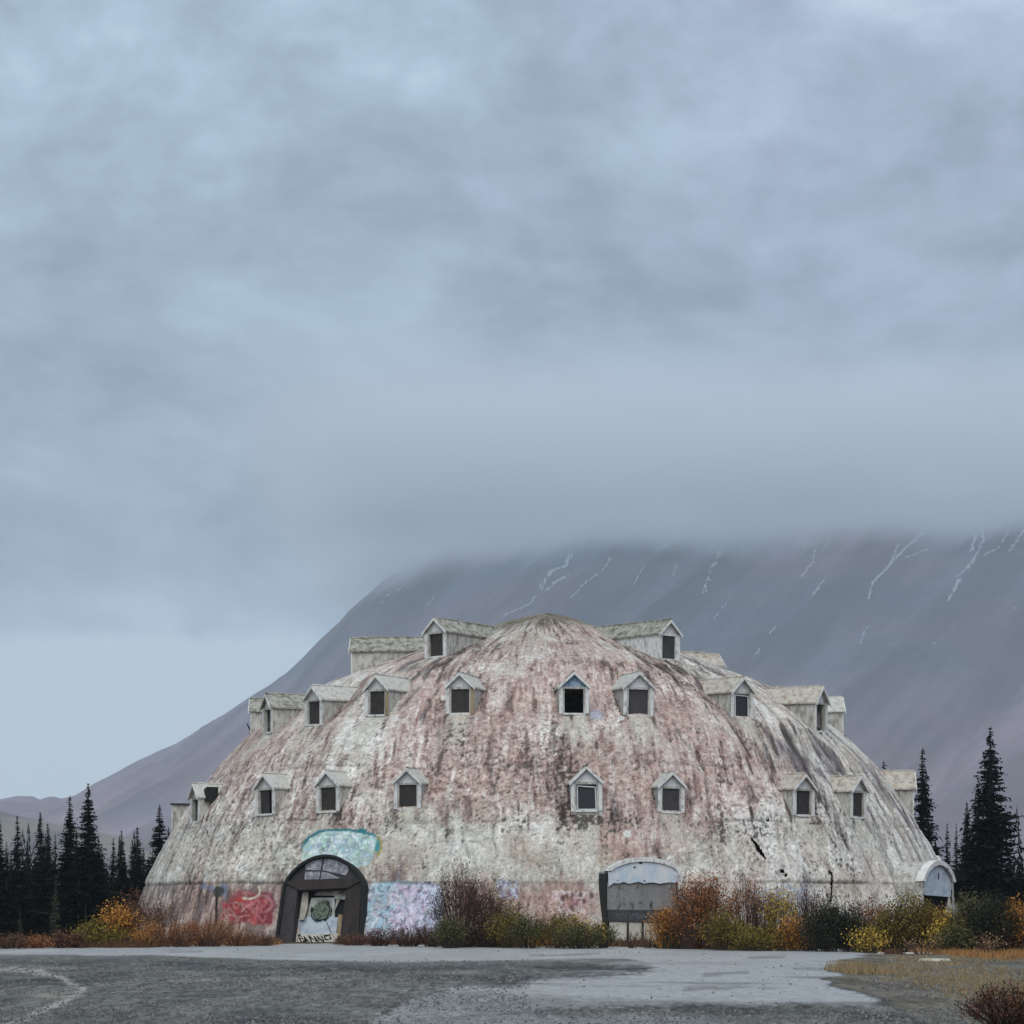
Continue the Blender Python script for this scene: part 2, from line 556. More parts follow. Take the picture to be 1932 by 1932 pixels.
def build_ground():
    g = MB()
    g.quad((-7000, -60, -0.05), (7000, -60, -0.05), (7000, 9000, -0.05), (-7000, 9000, -0.05))
    m, t, b = mat_base('tundra_soil')
    p = t.new('ShaderNodeNewGeometry').outputs['Position']
    n = t.noise(p, 0.4, 6, 0.7)
    t.put(b.inputs['Base Color'], t.mix(t.step(n, 0.35, 0.65), (0.055, 0.045, 0.03), (0.10, 0.075, 0.045)))
    b.inputs['Roughness'].default_value = 1.0
    tag(g.build('ground', m), kind='structure')

    cols = np.concatenate([np.linspace(-900, -70, 40), np.linspace(-60, 1992, 820), np.linspace(2002, 2832, 40)])
    rows = np.concatenate([1 / np.linspace(1 / 66.0, 1 / 300.0, 300) + HOR, np.linspace(2020, 2900, 30)])
    px, py = np.meshgrid(cols, rows)
    Y = 4950 * CAM_H / (py - HOR)
    X = (px - 966) * Y / 4950
    wx = px + (fbm(X / 2.0, Y / 5.0, 4, 3) - 0.5) * 90
    wy = py + (fbm(X / 1.6, Y / 6.0, 4, 5) - 0.5) * 16 + (fbm(X * 2, Y / 2, 3, 15) - 0.5) * 6
    grain = fbm(X * 7, Y * 1.1, 4, 11, 0.8)
    mot = fbm(X / 1.5, Y / 6, 5, 12)
    c_gravel = np.array(lin(102, 102, 96))
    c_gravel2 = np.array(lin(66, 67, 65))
    c_sheen = np.array(lin(156, 157, 154))
    c_dirt = np.array(lin(105, 100, 88))
    c_soil = np.array(lin(72, 55, 40))
    k = sst(mot, 0.3, 0.7)[..., None]
    C = c_gravel * (1 - k) + c_gravel2 * k
    C = C * (0.52 + 0.95 * sst(grain, 0.25, 0.75))[..., None]
    # brighter crumbs and dark stones
    sp = hsh(np.floor(X * 14), np.floor(Y * 5), 77)
    C = np.where((sp > 0.985)[..., None], C * 1.7, C)
    C = np.where((sp < 0.03)[..., None], C * 0.45, C)
    R = np.full(px.shape, 0.98) - 0.1 * sst(mot, 0.4, 0.6)

    def blend(mask, c, r, kk=1.0):
        nonlocal C, R
        m_ = (mask * kk)
        C = C * (1 - m_[..., None]) + c * m_[..., None]
        R = R * (1 - m_) + r * m_
    # smooth damp asphalt, its sky sheen painted as pale grey: the far band, the broad patch on the right, the tongue in the middle
    far = poly_sd(wx, py + (wy - py) * 0.22, [(-900, 1770), (2900, 1770), (2900, 1800), (1700, 1815), (1180, 1809), (966, 1811),
                                  (750, 1816), (500, 1811), (310, 1803), (0, 1802), (-900, 1806)])
    blend(sst(far, -1.5, 2.0) * (0.80 + 0.2 * sst(mot, 0.6, 0.3)), c_sheen * 1.03, 0.42)
    right = poly_sd(wx, wy, [(1180, 1802), (1640, 1796), (1620, 1812), (1566, 1828), (1590, 1858), (1656, 1892), (1710, 1912),
                             (1600, 1900), (1516, 1894), (1266, 1900), (966, 1908), (700, 1934), (770, 1882), (860, 1862),
                             (966, 1862), (1010, 1848), (1141, 1837), (1240, 1826)])
    st = fbm(X / 5, Y * 0.22 + X * 0.03, 4, 21)
    blend(sst(right + (grain - 0.5) * 14, -3, 9) * (0.98 - 0.50 * sst(st, 0.52, 0.68)) * (0.88 + 0.12 * sst(grain, 0.35, 0.5)), c_sheen, 0.36)
    low = poly_sd(wx, wy, [(700, 1925), (1100, 1912), (1500, 1912), (1800, 1945), (1900, 2060), (600, 2060)])
    blend(sst(low, -8, 12) * (0.10 + 0.45 * sst(st, 0.4, 0.6)), c_sheen * 0.8, 0.6)
    mid = poly_sd(wx, wy, [(966, 1814), (1200, 1806), (1500, 1815), (1400, 1825), (1130, 1832), (966, 1826)])
    blend(sst(mid, -6, 8) * 0.5 * sst(st, 0.35, 0.6), c_sheen, 0.5)
    blend(sst(far, -14, 0) * 0.30 * sst(mot, 0.35, 0.7), c_sheen, 0.55)
    # short tyre-dark lines on the patch
    for (a, b_, w) in (((1230, 1883), (1530, 1880), 2.6), ((1290, 1866), (1420, 1862), 2.4), ((1430, 1863), (1600, 1857), 2.2),
                       ((1410, 1808), (1480, 1804), 2.2), ((1330, 1842), (1410, 1836), 3), ((1500, 1826), (1590, 1822), 2.2),
                       ((1190, 1830), (1330, 1826), 2.0), ((320, 1794), (380, 1794), 1.6), ((1000, 1803), (1130, 1799), 1.6)):
        d = seg_dist(px, py + (wy - py) * 0.9, [a, b_])
        blend(sst(d + (mot - 0.5) * 6, w + 3.0, w * 0.1) * 0.55 * sst(fbm(X * 0.7, Y * .3, 3, 90), 0.3, 0.55), c_gravel * 0.62, 0.7)
    # faded pale line curving through the gravel, lower left
    ln = [(-200, 1826), (0, 1829), (60, 1832), (110, 1846), (150, 1861), (165, 1870), (130, 1888), (90, 1905), (40, 1926), (-60, 1960)]
    d = seg_dist(px + (wx - px) * 0.25, py + (wy - py) * 0.5, ln)
    blend(sst(d + (mot - 0.5) * 5, 8.0, 0.8) * sst(grain, 0.28, 0.58) * 0.85, np.array(lin(158, 155, 146)), 0.8)
    for (cx, cy, sx, sy) in ((105, 1878, 45, 7), (365, 1849, 30, 3), (115, 1826, 30, 2.5), (550, 1846, 60, 3), (870, 1835, 60, 4),
                             (1000, 1872, 60, 5)):
        q = np.exp(-((wx - cx) / sx) ** 2 - ((py - cy) / sy) ** 2)
        blend(q * 0.6, np.array(lin(150, 147, 134)), 0.75)
    # dirt and thin grass on the right
    dirt = poly_sd(wx, wy, [(1640, 1795), (2900, 1795), (2900, 2500), (2050, 2200), (1900, 2000), (1800, 1938), (1716, 1912), (1656, 1890), (1588, 1856),
                            (1566, 1830), (1590, 1812)])
    cd = c_dirt * (0.6 + 0.8 * sst(grain, 0.2, 0.8))[..., None]
    cd = cd * (1 - 0.35 * sst(fbm(X, Y / 4, 4, 44), 0.45, 0.65))[..., None]
    m_ = sst(dirt, -3, 6)
    C = C * (1 - m_[..., None]) + cd * m_[..., None]
    R = R * (1 - m_) + 0.95 * m_
    # soil and litter behind the kerb-less edge
    back = np.interp(px, [-900, 0, 300, 500, 600, 966, 1200, 1500, 1740, 1932, 2900],
                     [1794, 1789.5, 1785.5, 1782, 1780.5, 1785.5, 1788, 1790.5, 1792, 1793, 1796])
    m_ = sst(back + (fbm(X * 1.2, Y * 0, 3, 55) - 0.5) * 2.0 - py, 0, 1.2)
    cs = c_soil * (0.55 + 0.9 * grain)[..., None]
    C = C * (1 - m_[..., None]) + cs * m_[..., None]
    R = R * (1 - m_) + 1.0 * m_
    Z = (grain - 0.5) * 0.012 * (1 - sst(right, -2, 4) * 0.8) * (1 - m_) + (fbm(X / 3, Y / 4, 3, 61) - 0.5) * 0.05
    Z = Z * sst(Y, 5, 20)
    P = np.stack([X, Y, Z], -1)
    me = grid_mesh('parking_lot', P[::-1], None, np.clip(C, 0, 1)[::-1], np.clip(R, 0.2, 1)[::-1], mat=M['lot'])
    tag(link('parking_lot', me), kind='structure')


build_ground()

# ------------------------------------------------------------------ mountain, hills, cloud bank
SIL = [(-1500, 1500), (-600, 1490), (-200, 1512), (-60, 1515), (0, 1506), (35, 1500), (62, 1502), (76, 1507), (92, 1502), (103, 1503),
       (115, 1507), (142, 1500), (180, 1478), (225, 1456), (270, 1430), (335, 1400), (400, 1360), (440, 1336), (480, 1310), (508, 1293),
       (540, 1270), (570, 1243), (600, 1212), (640, 1175), (660, 1152), (700, 1118), (720, 1100), (745, 1085), (770, 1070), (800, 1046), (860, 1000), (940, 945),
       (1100, 880), (1500, 840), (1932, 820), (2600, 810), (3600, 900)]
MY0, MYC = 2900.0, 4700.0


def m_height(px, t):
    """height above eye level of the slope at bearing px and fraction t from foot to crest"""
    crest = np.interp(px, [p[0] for p in SIL], [p[1] for p in SIL])
    zc = (HOR - crest) * MYC / 4950
    prof = np.where(t < 1, t ** 1.12, 1 - (t - 1) * 0.9)
    return zc * prof


def build_mountain():
    cols = np.concatenate([np.linspace(-1500, -30, 70), np.linspace(-20, 1960, 560), np.linspace(1980, 3600, 70)])
    tt = np.concatenate([np.linspace(0, 1.0, 170), np.linspace(1.03, 1.9, 14)])
    px, t = np.meshgrid(cols, tt)
    Y = MY0 + (MYC - MY0) * t
    X = (px - 966) * Y / 4950
    z = m_height(px, t)
    # shallow gullies running down and to the left
    g = fbm((X + (Y - MY0) * -0.55) / 130, Y / 900, 5, 8, 0.6) - 0.5
    g2 = fbm(X / 60, Y / 60, 4, 9, 0.6) - 0.5
    edge = sst(np.abs(t - 1), 0.0, 0.10)
    z = z + (g * 75 + g2 * 18) * sst(t, 0.02, 0.25) * (0.12 + 0.88 * edge) * sst(z, 5, 120)
    v = fbm(X / 260, (Y + z * 2) / 260, 5, 31)
    v2 = fbm((X - Y * 0.5) / 45, Y / 400, 4, 33, 0.6)
    up = sst(z, 60, 420)
    a = np.array((0.205, 0.145, 0.172))
    b = np.array((0.115, 0.122, 0.150))  # bluish tone carries part of the distance haze
    k = np.clip(up * 0.65 + (v - 0.5) * 1.8 + 0.0, 0, 1)[..., None]
    C = a * (1 - k) + b * k
    C = C * (0.35 + 1.3 * v2)[..., None] * (1.0 - 0.9 * g)[..., None]
    k = (sst(fbm(X / 170, Y / 300, 4, 36), 0.55, 0.75) * (1 - up) * 0.6)[..., None]
    C = C * (1 - k) + np.array((0.20, 0.155, 0.15)) * k
    P = np.stack([X, Y, z + CAM_H], -1)
    me = grid_mesh('mountain', P, None, np.clip(C, 0, 1), mat=M['mountain'])
    mo = tag(link('mountain', me), kind='structure')
    # foothills on the left, paler grass
    cols = np.linspace(-900, 700, 200)
    tt = np.linspace(0, 1.6, 60)
    px, t = np.meshgrid(cols, tt)
    Y = 1900 + 700 * t
    X = (px - 966) * Y / 4950
    cr = np.interp(px, [-900, -200, 0, 90, 200, 330, 500, 700], [1500, 1525, 1536, 1552, 1580, 1600, 1622, 1650])
    z = (HOR - cr) * 2600 / 4950 * np.where(t < 1, np.sin(t * math.pi / 2) ** 1.1, 1 - (t - 1) * 0.6)
    z = z + (fbm(X / 50, Y / 80, 4, 71) - 0.5) * 8 * sst(t, 0, 0.3)
    v = fbm(X / 40, Y / 120, 5, 73)
    k = sst(v, 0.4, 0.62)[..., None]
    C = np.array((0.12, 0.10, 0.095)) * (1 - k) + np.array((0.20, 0.165, 0.13)) * k
    me = grid_mesh('foothill', np.stack([X, Y, z + CAM_H], -1), None, C, mat=M['mountain'])
    tag(link('foothill', me), kind='structure')
    # snow lying in the gullies
    ms, t_, b_ = mat_base('snow')
    b_.inputs['Base Color'].default_value = (0.50, 0.51, 0.54, 1)

    def surf(px, py):
        lo, hi = 0.0, 1.0
        for _ in range(30):
            m_ = (lo + hi) / 2
            Yv = MY0 + (MYC - MY0) * m_
            if float(m_height(np.array(px), np.array(m_))) / Yv < (HOR - py) / 4950:
                lo = m_
            else:
                hi = m_
        Yv = MY0 + (MYC - MY0) * lo
        return at(px, py, Yv)
    streaks = [
        ([(1076, 1052), (1066, 1075), (1040, 1085), (1030, 1100), (1020, 1120)], 5.0, 0.65), ([(1072, 1090), (1050, 1105), (1030, 1122)], 4, 0.5),
        ([(1012, 1130), (1000, 1146), (950, 1170)], 3, 0.45), ([(1150, 1060), (1140, 1080), (1100, 1110), (1078, 1136)], 2.6, 0.5),
        ([(1214, 1072), (1195, 1110)], 2.2, 0.4), ([(1358, 1045), (1350, 1062), (1336, 1090), (1331, 1108), (1325, 1128)], 4.0, 0.55), ([(1276, 1075), (1268, 1095)], 2, 0.4),
        ([(1520, 1030), (1514, 1040)], 3, 0.5), ([(1538, 1036), (1528, 1070), (1508, 1098)], 3.2, 0.45),
        ([(1560, 1030), (1550, 1048)], 2, 0.4), ([(1552, 1100), (1530, 1130)], 3.0, 0.6), ([(1376, 1130), (1366, 1150)], 2.6, 0.5),
        ([(1362, 1150), (1345, 1175)], 2.0, 0.35), ([(1464, 1186), (1448, 1202)], 2.6, 0.6), ([(1430, 1232), (1422, 1242)], 2.6, 0.6),
        ([(1738, 1012), (1700, 1046), (1670, 1078), (1641, 1108)], 3.4, 1.0), ([(1690, 1035), (1680, 1062), (1668, 1085)], 2.6, 0.6),
        ([(1641, 1108), (1634, 1138)], 3.0, 0.6), ([(1705, 1060), (1745, 1044)], 2.2, 0.35), ([(1630, 1190), (1618, 1225)], 2.2, 0.4),
        ([(1850, 985), (1836, 1015), (1828, 1050)], 4.5, 0.75), ([(1846, 1000), (1850, 1025), (1842, 1046), (1820, 1080)], 4.0, 0.65),
        ([(1806, 1100), (1795, 1120), (1784, 1140)], 5.0, 0.6), ([(1900, 1005), (1880, 1040), (1850, 1056)], 2.6, 0.5),
        ([(1925, 1008), (1908, 1035), (1896, 1050)], 3.0, 0.5), ([(1822, 1075), (1800, 1096)], 3.2, 0.55), ([(1915, 1150), (1905, 1158)], 3, 0.5),
        ([(765, 1108), (748, 1124)], 2.6, 0.5), ([(735, 1128), (718, 1146)], 2.4, 0.45), ([(860, 1078), (850, 1092)], 2.0, 0.4),
        ([(1760, 1220), (1700, 1275)], 2.0, 0.25), ([(820, 1135), (806, 1150)], 2.0, 0.35)]
    rs = random.Random(3)
    for pts, w, dens in streaks:
        mb = MB()
        L = sum(math.dist(a, b) for a, b in zip(pts, pts[1:]))
        for (a, b) in zip(pts, pts[1:]):
            n = max(3, int(math.dist(a, b) / 1.1))
            for i in range(n):
                if rs.random() > dens * 0.95:
                    continue
                u = (i + rs.random() * 0.6) / n
                x = a[0] + (b[0] - a[0]) * u + rs.gauss(0, 0.42) * w
                y = a[1] + (b[1] - a[1]) * u + rs.uniform(-1, 1)
                ln_ = rs.uniform(1.6, 4.0)
                hw = w * rs.uniform(0.15, 0.50)
                dx, dy = (b[0] - a[0]), (b[1] - a[1])
                q = math.hypot(dx, dy)
                dx, dy = dx / q, dy / q
                ring = []
                for j in range(7):
                    an = j / 7 * 2 * math.pi
                    r_ = rs.uniform(0.7, 1.15)
                    ox = math.cos(an) * ln_ * r_
                    oy = math.sin(an) * hw * r_
                    s = surf(x + ox * dx - oy * dy, y + ox * dy + oy * dx)
                    ring.append((s[0], s[1] - 26, s[2] + 3.5))
                mb.quad(*ring)
        if mb.f:
            o = mb.build('snow_streak', ms, mo)


build_mountain()


def build_air():
    h = MB()
    h.box(-6500, 6500, -40, 8500, -1.2, 1010)
    m = bpy.data.materials.new('thin_haze')
    m.use_nodes = True
    t = NT(m.node_tree)
    t.n.clear()
    out = t.new('ShaderNodeOutputMaterial')
    v = t.new('ShaderNodeVolumePrincipled')
    v.inputs['Color'].default_value = (0.82, 0.93, 1.0, 1)
    v.inputs['Density'].default_value = 1.25e-4
    t.l.new(v.outputs[0], out.inputs['Volume'])
    tag(h.build('haze', m), kind='stuff')
    # the low cloud that swallows the summit
    c = MB()
    c.box(-900, 2600, 3000, 5200, 440, 860)
    m = bpy.data.materials.new('low_cloud')
    m.use_nodes = True
    t = NT(m.node_tree)
    t.n.clear()
    out = t.new('ShaderNodeOutputMaterial')
    v = t.new('ShaderNodeVolumePrincipled')
    v.inputs['Color'].default_value = (0.93, 0.975, 0.995, 1)
    v.inputs['Anisotropy'].default_value = 0.0
    p = t.new('ShaderNodeNewGeometry').outputs['Position']
    sp = t.new('ShaderNodeSeparateXYZ')
    t.l.new(p, sp.inputs[0])
    x, y, z = sp.outputs
    n = t.noise(t.mapping(p, (1, 1, 1.3)), 0.0048, 6, 0.62)
    # the base hangs a little higher to the right
    base = t.math('MULTIPLY_ADD', t.step(x, 250, 900), 40, 535)
    hgt = t.math('SUBTRACT', z, base)
    hgt = t.math('ADD', hgt, t.math('MULTIPLY', t.math('SUBTRACT', n, 0.5), 190))
    d = t.step(hgt, 0, 90)
    d = t.math('MULTIPLY', d, t.step(x, -420, -150))
    d = t.math('MULTIPLY', d, t.math('SUBTRACT', 1.0, t.step(x, 2000, 2550)))
    d = t.math('MULTIPLY', d, t.step(y, 3050, 3700))
    d = t.math('MULTIPLY', d, t.math('SUBTRACT', 1.0, t.step(t.math('ADD', z, t.math('MULTIPLY', n, 120)), 660, 820)))
    t.put(v.inputs['Density'], t.math('MULTIPLY', d, 0.012))
    t.l.new(v.outputs[0], out.inputs['Volume'])
    tag(c.build('low_cloud', m), kind='stuff')


build_air()

# ------------------------------------------------------------------ the dome
PROF = [(20.95, -0.5), (20.75, 0.3), (20.1, 1.8), (19.5, 3.37), (18.95, 4.43), (18.35, 5.5), (17.2, 7.08), (16.2, 8.4),
        (14.95, 9.72), (14.3, 10.25), (12.95, 11.3), (11.1, 12.37), (9.5, 13.0), (6.8, 13.96), (3.8, 15.0), (2.4, 15.52), (1.0, 15.93), (0.02, 16.12)]
_R = np.array([p[0] for p in PROF])
_Z = np.array([p[1] for p in PROF])
_s = np.concatenate([[0], np.cumsum(np.hypot(np.diff(_R), np.diff(_Z)))])
_sd = np.linspace(0, _s[-1], 600)
_Rd, _Zd = np.interp(_sd, _s, _R), np.interp(_sd, _s, _Z)
for _ in range(2):
    ker = np.ones(15) / 15
    pr = np.concatenate([2 * _Rd[0] - _Rd[7:0:-1], _Rd, 2 * _Rd[-1] - _Rd[-2:-9:-1]])
    pz = np.concatenate([2 * _Zd[0] - _Zd[7:0:-1], _Zd, 2 * _Zd[-1] - _Zd[-2:-9:-1]])
    _Rd, _Zd = np.convolve(pr, ker, 'valid'), np.convolve(pz, ker, 'valid')
_Rd = np.maximum(_Rd, 0.01)


def R_of(z):
    return float(np.interp(z, _Zd, _Rd))


def solve(px, py, push=0.05):
    """azimuth (0 = towards the camera), height and radius of a wall point seen at px, py"""
    rf, th = 15.0, 0.0
    zb = 5.0
    for _ in range(60):
        lo, hi = -math.radians(82), math.radians(82)
        for _k in range(40):
            m = (lo + hi) / 2
            v = (DX + rf * math.sin(m)) / (DY - rf * math.cos(m)) * 4950 + 966
            if v < px:
                lo = m
            else:
                hi = m
        th = lo
        Y = DY - rf * math.cos(th)
        zb = CAM_H + (HOR - py) * Y / 4950
        rf = 0.5 * rf + 0.5 * (R_of(zb) + push)
    return th, zb, rf


dome = empty('dome_building', (DX, DY, 0))
tag(dome, 'huge derelict igloo-shaped dome with peeling pink and grey skin and many dormers', 'building')
holes = []          # (theta, rf, halfwidth, depth, z0, z1)

OW, OH = 0.86, 1.08
FW = 1.30


def make_dormer(th, zb, rf, style='board', roof='roof_grey', wall='grey_wall', s=1.0, tilt=0.0, noroof=False, gable='white2', hole=False):
    """gabled dormer; front face at radius rf, sill at height zb; local y points into the dome"""
    r = random.Random(int(abs(th) * 1000) + int(zb * 10))
    s = s * r.uniform(0.96, 1.04)
    ow, oh, fw = OW * s, OH * s, FW * s
    eave, peak = oh + 0.10, oh + 0.10 + 0.60 * s
    # depth until the shell is reached
    dep_e = rf - R_of(zb + eave) + 0.25
    dep_p = rf - R_of(min(zb + peak, 16.0)) + 0.25
    base = (rf * math.sin(th), -rf * math.cos(th), zb)
    j = lambda a: r.uniform(-a, a)
    b = MB()
    h = fw / 2
    o = ow / 2
    b.box(-h, -o, 0, 0.16, -0.30, eave)
    b.box(o, h, 0, 0.16, -0.30, eave)
    b.box(-o, o, 0.003, 0.16, -0.30, 0)
    b.box(-o, o, 0.003, 0.16, oh, eave)
    # cheeks follow the slope of the shell
    for sx in (-1, 1):
        x0, x1 = (sx * h, sx * (h - 0.08))
        if x0 > x1:
            x0, x1 = x1, x0
        b.hexa([(x0 + 0.003 * (sx < 0), 0.16, -0.35), (x1 - 0.003 * (sx > 0), 0.16, -0.35), (x1 - 0.003 * (sx > 0), dep_e, eave - 0.45), (x0 + 0.003 * (sx < 0), dep_e, eave - 0.45),
                (x0 + 0.003 * (sx < 0), 0.16, eave), (x1 - 0.003 * (sx > 0), 0.16, eave), (x1 - 0.003 * (sx > 0), dep_e, eave), (x0 + 0.003 * (sx < 0), dep_e, eave)])
    d = b.build('dormer', M[wall], dome, base, th)
    d.rotation_euler = (math.radians(j(1.2)), math.radians(j(1.6)), th + math.radians(j(2)))
    # dark lining inside
    holes.append((th, rf, o + 0.06, dep_e, zb + 0.03, zb + oh))
    # gable panel
    g = MB()
    if noroof:
        peak = eave + 0.05
    g.poly([(-h, eave), (h, eave), (0, peak)], 0.05, 0.12)
    g.build('gable_panel', M[gable], d)
    # posts and sill trim
    for sx in (-1, 1):
        q = MB()
        xa, xb = sorted((sx * (h + 0.015), sx * (h - 0.14)))
        q.box(xa, xb, -0.045, 0.0, -0.05 + j(0.03), eave - 0.02)
        q.build('corner_post', M['timber' if (style == 'timber' and sx > 0) else 'white'], d)
    q = MB()
    q.box(-o - 0.05, o + 0.05, -0.06, 0.0, -0.09, -0.005)
    q.build('sill', M['white'], d)
    if not noroof:
        ov, fo = 0.09 * s, 0.13
        sl = (peak - eave) / h
        for sx in (-1, 1):
            q = MB()
            ex = sx * (h + ov)
            ez = eave - ov * sl
            n = 5
            # sloping slab, slightly ragged lower edge
            for k in range(n):
                ya = -fo + (max(dep_e, dep_p) + fo) * k / n
                yb = -fo + (max(dep_e, dep_p) + fo) * (k + 1) / n
                e1, e2 = ez + j(0.012), ez + j(0.012)
                p = [(ex, ya, e1), (0, ya, peak), (0, yb, peak), (ex, yb, e2)]
                th_ = 0.075
                if sx < 0:
                    p = [p[1], p[0], p[3], p[2]]
                q.hexa([(a, b_, c) for a, b_, c in p] + [(a, b_, c + th_) for a, b_, c in p])
            q.build('roof_slope', M[roof], d)
            # barge board on the rake
            q = MB()
            w = 0.13 * s
            p = [(ex, -fo - 0.04, ez - w * 0.6), (sx * 0.002, -fo - 0.04, peak - w * 0.6), (sx * 0.002, -fo - 0.003, peak - w * 0.6), (ex, -fo - 0.003, ez - w * 0.6)]
            if sx < 0:
                p = [p[1], p[0], p[3], p[2]]
            q.hexa(p + [(a, b_, c + w) for a, b_, c in p])
            q.build('barge_board', M['white'], d)
        q = MB()
        n = 6
        L = dep_p + fo
        for k in range(n):
            q.bar((j(.01), -fo + L * k / n, peak + 0.075 + j(0.02)), (j(.01), -fo + L * (k + 1) / n, peak + 0.075 + j(0.02)), 0.05 + j(.012), n=5)
        q.build('ridge', M[roof], d)
    else:
        q = MB()
        q.box(-h - 0.1, h + 0.1, -0.12, dep_e * 0.8, eave + 0.0, eave + 0.07)
        q.build('roof_stub', M['brown_porch'], d)
    if hole:                       # black block for the dark inside a torn roof hole
        q = MB()
        q.box(h - 0.25, h + 0.24, dep_e - 0.85, dep_e - 0.28, eave - 0.22, eave + 0.42, 0.05)
        q.build('torn_hole_shade', M['black_spray_shade'], d)
    # what fills the window
    if style in ('board', 'grey', 'timber', 'frame', 'gap', 'lining'):
        q = MB()
        m = {'grey': 'board_grey', 'frame': 'glass'}.get(style, 'board')
        y = 0.085
        x0, x1, z0, z1 = -o, o, 0.0, oh
        if style == 'gap':
            x0 += 0.17 * s
        if style == 'lining':
            x1 -= 0.26 * s
        t1, t2 = j(0.045), j(0.045)
        q.hexa([(x0 + t1, y, z0), (x1, y, z0), (x1, y + 0.02, z0), (x0 + t1, y + 0.02, z0), (x0 + t2, y, z1), (x1, y, z1 + t1 * .3), (x1, y + 0.02, z1), (x0 + t2, y + 0.02, z1)])
        q.build('window_glass' if style == 'frame' else 'window_board', M[m], d)
    if style == 'frame':
        q = MB()
        a = o - 0.05
        z0, z1 = 0.02, oh - 0.07
        for (p1, p2) in (((-a, z0), (-a, z1)), ((-a, z1), (a, z1 - tilt)), ((a, z1 - tilt), (a + 0.02, z0)), ((-a, z0), (a, z0))):
            q.bar((p1[0], 0.03, p1[1]), (p2[0], 0.03, p2[1]), 0.026)
        q.build('window_frame', M['white2'], d)
    return d


def dormer_px(px, py, **kw):
    th, zb, rf = solve(px, py)
    return make_dormer(th, zb, rf, **kw)


# lower row
dormer_px(1107, 1528, style='frame', tilt=0.07, roof='roof_grey')
dormer_px(1266, 1531, style='grey', s=0.93)
dormer_px(1516, 1537, style='gap', roof='roof_rust', gable='white2')
dormer_px(1619, 1541, style='gap', roof='roof_rust', s=0.97)
dormer_px(769, 1525, style='board', s=0.98)
dormer_px(619, 1530, style='board')
dormer_px(501, 1535, style='lining')
dormer_px(368, 1550, style='open', hole=True)
make_dormer(math.radians(-88), 5.35, R_of(5.35) + 0.06, 'open', noroof=True)
make_dormer(math.radians(88), 5.9, R_of(5.9) + 0.12, 'board', 'roof_rust', s=1.25)
make_dormer(math.radians(103), 5.9, R_of(5.9) + 0.7, 'board', 'roof_grey', s=1.1)
# middle row
dormer_px(1083, 1345, style='open', gable='blue_spray')
dormer_px(1204, 1349, style='grey', s=1.07)
dormer_px(1400, 1355, style='frame', roof='roof_rust', tilt=0.03)
dormer_px(868, 1345, style='timber', s=0.95)
dormer_px(711, 1348, style='timber', s=1.0)
dormer_px(592, 1366, style='board')
dormer_px(505, 1381, style='open', roof='roof_moss')
make_dormer(math.radians(-88), 10.05, R_of(10.05) + 0.06, 'open', 'roof_moss', s=0.95)
dormer_px(1549, 1379, style='open', roof='roof_rust', s=1.12)
make_dormer(math.radians(93), 10.05, R_of(10.05) + 0.30, 'open', 'roof_grey', s=1.1)
# top row
dormer_px(822, 1238, style='gap', roof='roof_moss')
dormer_px(1262, 1243, style='grey', roof='roof_moss', wall='white')
make_dormer(math.radians(-92), 13.05, R_of(13.05) + 0.25, 'board', 'roof_moss', s=1.0)
make_dormer(math.radians(118), 12.85, R_of(12.85) + 0.2, 'board', 'roof_rust', s=0.95)


def arch_pts(hw, zs, rise, n=22, pw=2.0, inset=0.0):
    """outline from lower left over the crown to lower right: springing height zs, rise"""
    out = []
    for k in range(n + 1):
        u = -1 + 2 * k / n
        out.append(((hw - inset) * u, zs + (rise - inset) * (1 - abs(u) ** pw) ** (1 / 1.35 if pw > 1.9 else 1)))
    return out


